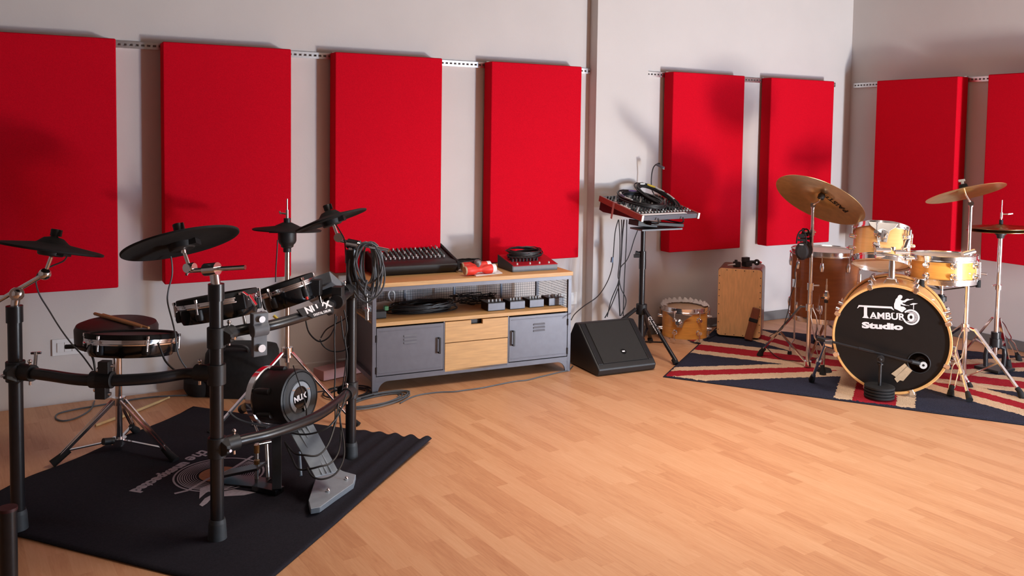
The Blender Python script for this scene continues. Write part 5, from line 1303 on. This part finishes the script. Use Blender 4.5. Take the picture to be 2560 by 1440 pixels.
MB().cyl(vz(b3, hz-.030), vz(b3, hz-.055), .024, .018, n=18).cyl(vz(b3, hz-.026), vz(b3, hz-.034), .030, n=18).cyl(vz(b3, hz+.052), vz(b3, hz+.028), .011, n=14).each('cymbal_seat', BLKP, t)
MB().cyl(vz(b3, hz+.060), vz(b3, hz+.095), .0075, n=12).cyl(vz(b3, hz+.085), vz(b3, hz+.085)+RGT*.05, .004, n=8).bar(vz(b3, hz+.085)+RGT*.035, vz(b3, hz+.088)+RGT*.062, .012, .006).build('clutch', CHROME, t)
MB().cyl(vz(b3, zat(b3, 712)), vz(b3, zat(b3, 724)), .019, n=16).cyl(vz(b3, zat(b3, 714)), vz(b3, zat(b3, 714))-RGT*.035, .005, n=8).build('height_clamp', CHROME, t)
MB().cyl(vz(b3, zat(b3, 830)), vz(b3, zat(b3, 855)), .026, n=16).cyl(vz(b3, zat(b3, 845)), vz(b3, zat(b3, 866)), .033, n=16).tube([vz(b3, .16), vz(b3, .14)-RGT*.05, vz(b3, .10)-RGT*.055, vz(b3, .035)-RGT*.052], .013, n=10).tube([vz(b3, .16), vz(b3, .14)+RGT*.05, vz(b3, .10)+RGT*.055, vz(b3, .035)+RGT*.052], .013, n=10).build('pedal_frame', BLKM, t)
MB().cbox((b3.x, b3.y, ZRUG+.010), (.16, .15, .016)).build('base_plate', BLKM, t, bevel=.004)
for k, (fx, fy) in enumerate(((2552, 1000), (2522, 917), (2395, 905))):
    hub = vz(b3, zat(b3, 796)); ft = P(fx, fy, Z=ZRUG); 
    if k == 0: ft = b3+ (P(2562, 900, Z=0)-b3).normalized()*.36; ft.z = ZRUG
    dv = ft-b3; dv.z = 0; dv.normalize(); h2 = hub+dv*.024; f1 = ft+V((0, 0, .016)); sd2 = dv.cross(V((0, 0, 1))); lm = MB()
    if k == 0:
        for s in (-1, 1): lm.tube([h2+sd2*s*.004, h2.lerp(f1, .14)+sd2*s*.016, h2.lerp(f1, .46)+sd2*s*.016, h2.lerp(f1, .53)+sd2*s*.005, h2.lerp(f1, .60)+sd2*s*.016, h2.lerp(f1, .92)+sd2*s*.012, f1], .0032, n=8)
    else:
        lm.bar(h2, f1, .019, .009); lm.bar(vz(b3, .12), h2.lerp(f1, .5), .016, .006)
    lg = lm.build('leg', CHROME, t)
    child(MB().cyl(f1.lerp(h2, .10), ft, .014, .018, n=14), 'rubber_foot', BLKR, lg, t)
# spare hi-hat rod with cup behind the bass drum
b4 = P(2064, 850, Z=ZRUG); b4 = V((b4.x, b4.y, 0)); dd_ = 4.95; p4 = P(2065, 760, d=dd_); b4 = V((p4.x, p4.y, 0)); Q4 = lambda y: vz(b4, zat(b4, y))
t = thing('hihat_rod', 'thin chrome rod with a clutch and red reflection standing beside the brown floor tom', 'hi-hat stand', b4)
MB().cyl(Q4(752), Q4(697), .0035, n=10).cyl(Q4(728), Q4(712), .0055, n=10).cyl(vz(b4, ZRUG+.012), Q4(755), .0055, n=12).build('rod', DULLC, t)
MB(M4.Translation(Q4(750))).lathe([(0, 0), (.011, 0), (.018, .018), (.018, .024), (.011, .050), (.006, .054), (0, .054)], n=6).build('clutch', CHROME, t)
MB(M4.Translation(Q4(757))).lathe([(0, 0), (.010, 0), (.011, .018), (0, .018)], n=14).cyl((-.005, 0, .03), (-.04, 0, .032), .004, n=8).build('clutch_felt', BLKP, t)
MB().cyl(vz(b4, ZRUG), vz(b4, ZRUG+.014), .045, .040, n=24).build('base', BLKR, t)
# bass drum microphone on a short stand
mb0 = P(2199, 985, Z=ZRUG); mcx = V((mb0.x, mb0.y, 0))-BN*-.0; mcx = mcx+BN*.075
md_ = dep(vz(mcx, .1)); rr0 = 36*md_/F_PX
p_ = P(2198, 985, d=md_); mcx = V((p_.x, p_.y, 0))
t = thing('bass_mic_stand', 'short black microphone stand weighted with round plates in front of the bass drum', 'microphone stand', vz(mcx, ZRUG))
for i in range(4):
    MB(M4.Translation(vz(mcx, ZRUG+.006+i*.0155))).lathe([(0, 0), (rr0*.9, 0), (rr0*.985, .002), (rr0, .006), (rr0*.985, .0125), (rr0*.9, .0145), (rr0*.5, .0135), (0, .0135)], n=48).build('weight_plate', BLKR, t)
MB(M4.Translation(vz(mcx, ZRUG))).lathe([(0, .0), (rr0*.55, 0), (rr0*.6, .007), (0, .007)], n=32).build('base', BLKG, t)
zj = zat(mcx, 897)
MB().cyl(vz(mcx, ZRUG+.06), vz(mcx, zj), .008, n=14).cyl(vz(mcx, zj-.03), vz(mcx, zj-.022), .015, n=14).build('pole', BLKM, t)
jw = (EYE-vz(mcx, zj)); jw.z = 0; jw.normalize()
MB().cyl(vz(mcx, zj)-jw*.014, vz(mcx, zj)+jw*.016, .018, n=20).sphere(vz(mcx, zj)+jw*.018, .009, 12).build('swivel', BLKP, t)
e0, e1 = P(2042, 845, d=md_+.10), P(2282, 905, d=md_-.02)
MB().cyl(e0, e1, .0065, n=14).cyl(e0, e0.lerp(e1, .14), .013, n=16).cyl(e0.lerp(e1, .44), e0.lerp(e1, .60), .009, n=14).build('boom', BLKM, t)
hcn = BF @ V((hx, hy, .0))
m1 = P(2308, 913, d=md_+.0); mdir = (hcn-BN*.10-m1).normalized()
t = thing('bass_drum_mic', 'dark microphone with a pale end pointing into the hole of the bass drum head', 'microphone', m1)
MB().cyl(m1, m1+mdir*.05, .019, .019, n=22).cyl(e1-(e1-e0).normalized()*.01, m1+mdir*.02, .011, n=14).build('mic_body', BLKP, t)
MB().cyl(m1+mdir*.05, m1+mdir*.115, .030, .032, n=26).cyl(m1+mdir*.04, m1+mdir*.05, .022, .030, n=26).build('mic_head', FOAM, t)
MB(frame(m1, -mdir)).lathe([(.007, 0), (.0185, 0), (.0185, .004), (.007, .004), (.007, 0)], n=24).build('connector_ring', KNOBW, t)
# ------------------------------------------------------------------ cables
def cable(label, pts, r=.0032, m_=CAB, sm=7, grp=None, nm='cable'):
    o = MB().tube(pts, r, n=8, sm=sm).build(nm, m_); return tag(o, label, 'cable', grp)
Fz = lambda L, z=.0045: [P(x, y, Z=z) for x, y in L]
Dz = lambda L, d: [P(x, y, d=d) for x, y in L] if not isinstance(d, (list, tuple)) else [P(x, y, d=dd) for (x, y), dd in zip(L, d)]
cable('black cable making a loop on the floor by the left wall', Fz([(236, 1003), (226, 1024), (195, 1043), (160, 1052), (140, 1046), (146, 1034), (185, 1024), (232, 1016), (290, 1006), (350, 996), (400, 991), (470, 988)]), .0038, CABG)
cable('thin black cable hanging from the left cymbal pad to the side bar', Dz([(168, 640), (158, 653), (130, 665), (100, 680), (90, 700), (98, 735), (122, 775), (150, 820), (178, 858), (205, 888), (232, 925)], [2.86, 2.86, 2.86, 2.85, 2.85, 2.86, 2.87, 2.88, 2.88, 2.88, 2.86]), .0026, CABG)
cable('short black cable with a plug from the side bar up to the wall socket side', Dz([(238, 928), (232, 895), (215, 872), (196, 866), (176, 867)], 2.9), .0036)
o = MB().cyl(P(164, 867, d=2.9), P(188, 866, d=2.9), .0075, n=12).build('cable_plug', BLKP); tag(o, 'black cable plug hanging in front of the left wall socket', 'plug')
cable('thin cable hanging from the middle cymbal pad down to the side bar', Dz([(427, 641), (430, 660), (430, 690), (421, 725), (419, 755), (430, 800), (438, 835), (444, 880), (455, 905), (470, 925)], 2.9), .0026, CABG)
cable('cable from the lowest drum pad down to the side bar', Dz([(394, 856), (402, 875), (412, 900), (428, 918), (445, 930)], 2.86), .0032)
cable('thin cable hanging below the hi-hat pad', Dz([(694, 600), (692, 640), (690, 670), (689, 705)], 3.75), .0028)
cable('thin cable from the right cymbal pad along the right post', Dz([(836, 556), (850, 578), (861, 600), (864, 640), (868, 675), (874, 705), (880, 735)], [3.5, 3.5, 3.5, 3.5, 3.5, 3.5, 3.5]), .0026)
# big coil hung over the chrome rod of the right post
cc = P(917, 668, d=3.50)
rnd = random.Random(9); pts = []; n = 26; turns = 9; s = 3.50/F_PX
for k in range(turns*n+1):
    a = 2*PI*k/n-PI/2; tt = k/n; j = rnd.uniform(-.002, .002)
    rx = (26+13*math.sin(tt*2.2))*s; ry = (62+12*math.sin(tt*1.7+1))*s; cy0 = -((62+12*math.sin(tt*1.7+1))-62)*s
    pts.append(cc+RGT*(rx*math.cos(a)+(.010*math.sin(tt*3.1))+(.014 if math.sin(a) < 0 else 0)*math.sin(a)*-.6)+V((0, 0, 1))*(ry*math.sin(a)+cy0)+FWD*(.032*math.sin(tt*2.7)+j))
o = MB().tube(pts, .0043, n=7).build('coiled_cable', CABG); tag(o, 'dark grey cable coil hanging over the rod of the right rack post', 'cable')
cable('loose end loop of the hanging grey cable coil', Dz([(940, 618), (955, 650), (962, 690), (955, 725), (935, 745), (912, 735), (918, 700)], 3.46), .0038, CABG)
o = MB().cyl(P(918, 800, d=3.5), P(917, 770, d=3.5), .0075, n=12).cyl(P(918, 778, d=3.5), P(918, 772, d=3.5), .0105, n=12).cyl(P(918, 770, d=3.5), P(917, 735, d=3.5), .003, n=8).build('cable_plug', CHROME); tag(o, 'bright jack plug dangling below the hanging cable coil', 'plug')
# loom under the sound module
for k, (lab, L, d) in enumerate((('black cable arc hanging below the logo plate', [(764, 800), (772, 830), (790, 850), (806, 853), (825, 840), (838, 815), (842, 790)], 3.5),
    ('black cable crossing below the upper bar towards the right post', [(800, 848), (806, 862), (820, 874), (838, 879), (860, 876), (872, 865)], 3.5),
    ('black cable hanging down beside the right post, left strand', [(838, 785), (836, 850), (838, 920), (836, 985), (838, 1040), (832, 1075)], 3.45),
    ('black cable hanging down beside the right post, right strand', [(852, 790), (858, 840), (866, 880), (862, 930), (855, 975), (848, 1010)], 3.45),
    ('black cable bundled along the right post above the lower bar', [(860, 775), (868, 820), (862, 850), (868, 890), (866, 940), (862, 960)], 3.42),
    ('thin black cable slanting below the sound module', [(802, 845), (815, 825), (835, 812), (858, 800), (868, 790)], 3.46))):
    cable(lab, Dz(L, d), .0028 if k else .0032)
# loops lying over the kick tower
cable('black cable looped around the upper part of the grey kick plate', Dz([(866, 985), (850, 1030), (825, 1064), (795, 1080), (762, 1086), (730, 1082), (712, 1068)], [3.3, 3.25, 3.21, 3.19, 3.185, 3.19, 3.2]), .0034)
cable('black cable looped around the middle of the grey kick plate', Dz([(846, 1010), (838, 1060), (820, 1112), (795, 1138), (762, 1138), (735, 1132), (712, 1105)], [3.3, 3.24, 3.17, 3.13, 3.115, 3.14, 3.2]), .0034)
cable('black cable looped low around the grey kick plate', Dz([(848, 1022), (852, 1080), (846, 1130), (826, 1158), (800, 1166), (775, 1172), (745, 1172), (728, 1140), (712, 1105)], [3.3, 3.24, 3.16, 3.11, 3.085, 3.085, 3.12, 3.16, 3.2]), .0034)
cable('black cable hanging in a wide bow in front of the kick plate base', Dz([(852, 1060), (860, 1110), (858, 1150), (838, 1185), (805, 1198), (780, 1190), (768, 1170)], [3.25, 3.18, 3.13, 3.08, 3.05, 3.05, 3.08]), .0034)
cable('thin cable across the face of the round kick pad', Dz([(733, 914), (745, 950), (757, 985), (765, 1020), (766, 1040)], [3.28, 3.24, 3.215, 3.205, 3.21]), .0022)
cable('grey flat cable from the pedal to the kick pad', Dz([(572, 1030), (590, 1045), (615, 1055), (650, 1062), (670, 1066)], 3.25), .004, CABG)
# floor cables
coil('coiled_cable', 'loops of black cable on the floor in front of the sideboard left leg', P(945, 1003, Z=.0), .17, .075, .0038, 5, 31, xd=(.95, .30, 0), jit=.22, m_=CABG, h=.008)
coil('coiled_cable', 'loops of black cable on the floor behind the right post of the rack', P(872, 985, Z=.0), .12, .10, .0038, 4, 33, jit=.25, h=.008)
cable('long black cable running along the floor in front of the sideboard', Fz([(1000, 1008), (1020, 997), (1045, 988), (1074, 983), (1105, 980), (1135, 979), (1165, 975), (1196, 971), (1228, 965), (1257, 959), (1290, 953), (1318, 950), (1350, 942), (1380, 935), (1405, 929), (1421, 926), (1432, 915)], .004), .0036, CABG)
cable('black cable lying along the wall behind the electronic kit', Fz([(770, 930), (800, 925), (835, 922), (865, 915)], .006)+Fz([(880, 905), (900, 895)], .006), .0045)
o = MB().bar(P(796, 936, Z=.03), P(905, 912, Z=.03), .10, .055).build('cardboard_box', PINKP, bevel=.003); tag(o, 'flat pinkish box on the floor left of the sideboard', 'box')
# cables hanging from the mixing desk
md0 = msd-.02
for lab, L, d in (('black cable with a blue tag hanging from the mixing desk down to the floor monitor', [(1546, 549), (1538, 580), (1533, 640), (1530, 670), (1518, 705), (1495, 740), (1460, 765), (1437, 785), (1428, 800)], [5.3, 5.3, 5.3, 5.28, 5.2, 5.1, 5.0, 4.9, 4.86]),
    ('black cable hanging from the mixing desk, second from the left', [(1547, 549), (1550, 600), (1549, 650), (1545, 690), (1548, 710), (1530, 760), (1512, 795)], 5.32),
    ('black cable hanging from the mixing desk in the middle of the bundle', [(1554, 549), (1554, 610), (1552, 660), (1546, 705), (1528, 750), (1518, 792)], 5.34),
    ('thick black cable hanging from the mixing desk', [(1560, 549), (1556, 590), (1553, 640), (1549, 690), (1546, 712), (1548, 750), (1550, 790)], 5.36),
    ('black cable hanging straight down from the mixing desk, right of the bundle', [(1567, 549), (1566, 600), (1563, 660), (1560, 720), (1558, 790)], 5.38),
    ('black cable swinging from the tripod head into the hanging bundle', [(1594, 576), (1585, 600), (1576, 630), (1566, 652), (1552, 668), (1548, 690), (1552, 720), (1564, 745), (1563, 765), (1552, 790)], 5.34)):
    cable(lab, Dz(L, d), .0042 if 'thick' in lab else .003, grp='cables hanging from the mixing desk')
o = MB().bar(P(1531, 643, d=5.29), P(1529, 656, d=5.29), .014, .010).build('cable_tag', BLUEL); tag(o, 'blue cable tag on the cable left below the mixing desk', 'cable tag')
d0 = dep(hc)
cable('thin headphone cable hanging down beside the brown floor tom', Dz([(1993, 655), (1987, 680), (1988, 700), (1984, 720), (1976, 740), (1972, 770), (1962, 805), (1952, 825)], d0+.0)+Fz([(1925, 840), (1915, 862), (1932, 884), (1955, 898), (1990, 902), (2030, 900), (2045, 893)], ZRUG+.004), .0022)
cable('thin black cable on the floor beside the tripod and the cajon', Fz([(1770, 846), (1780, 842), (1788, 838)], .015), .002)
# ------------------------------------------------------------------ light
door_light = area('daylight_through_door', ((DX0+DX1)/2, YF+.01, .58), (PI/2-math.radians(4), 0, math.radians(8)), .24, 1.0, 120, (.50, .72, 1.0))
step_light = area('sunlit_floor_patch', ((DX0+DX1)/2, .16, .03), (PI-math.radians(20), 0, math.radians(12)), .28, .95, 370, (1.0, .935, .87))
lamp = area('added_overhead_fill', (2.5, 2.5, HC-.02), (0, 0, 0), 1.3, 1.3, 40, (1.0, .86, .76)); lamp.data.spread = math.radians(108)  # soft overhead fill, added unseen to brighten the floor
w = bpy.data.worlds.new('World'); bpy.context.scene.world = w; w.use_nodes = True
w.node_tree.nodes['Background'].inputs[0].default_value = (.55, .65, .8, 1); w.node_tree.nodes['Background'].inputs[1].default_value = .6
# ------------------------------------------------------------------ camera
cam = bpy.data.cameras.new('camera'); co = bpy.data.objects.new('camera', cam); C.objects.link(co)
cam.sensor_fit = 'HORIZONTAL'; cam.sensor_width = 36; cam.lens = F_PX/2560*36; cam.shift_y = (CYP-720)/2560; cam.clip_start = .02
co.matrix_world = M4(((RGT.x, UPV.x, -FWD.x, 0), (RGT.y, UPV.y, -FWD.y, 0), (RGT.z, UPV.z, -FWD.z, CAMH), (0, 0, 0, 1)))
sc = bpy.context.scene; sc.camera = co
sc.view_settings.view_transform = 'Standard'; sc.view_settings.look = 'None'; sc.view_settings.gamma = 1; sc.view_settings.use_curve_mapping = False
sc.view_settings.exposure = -0.05
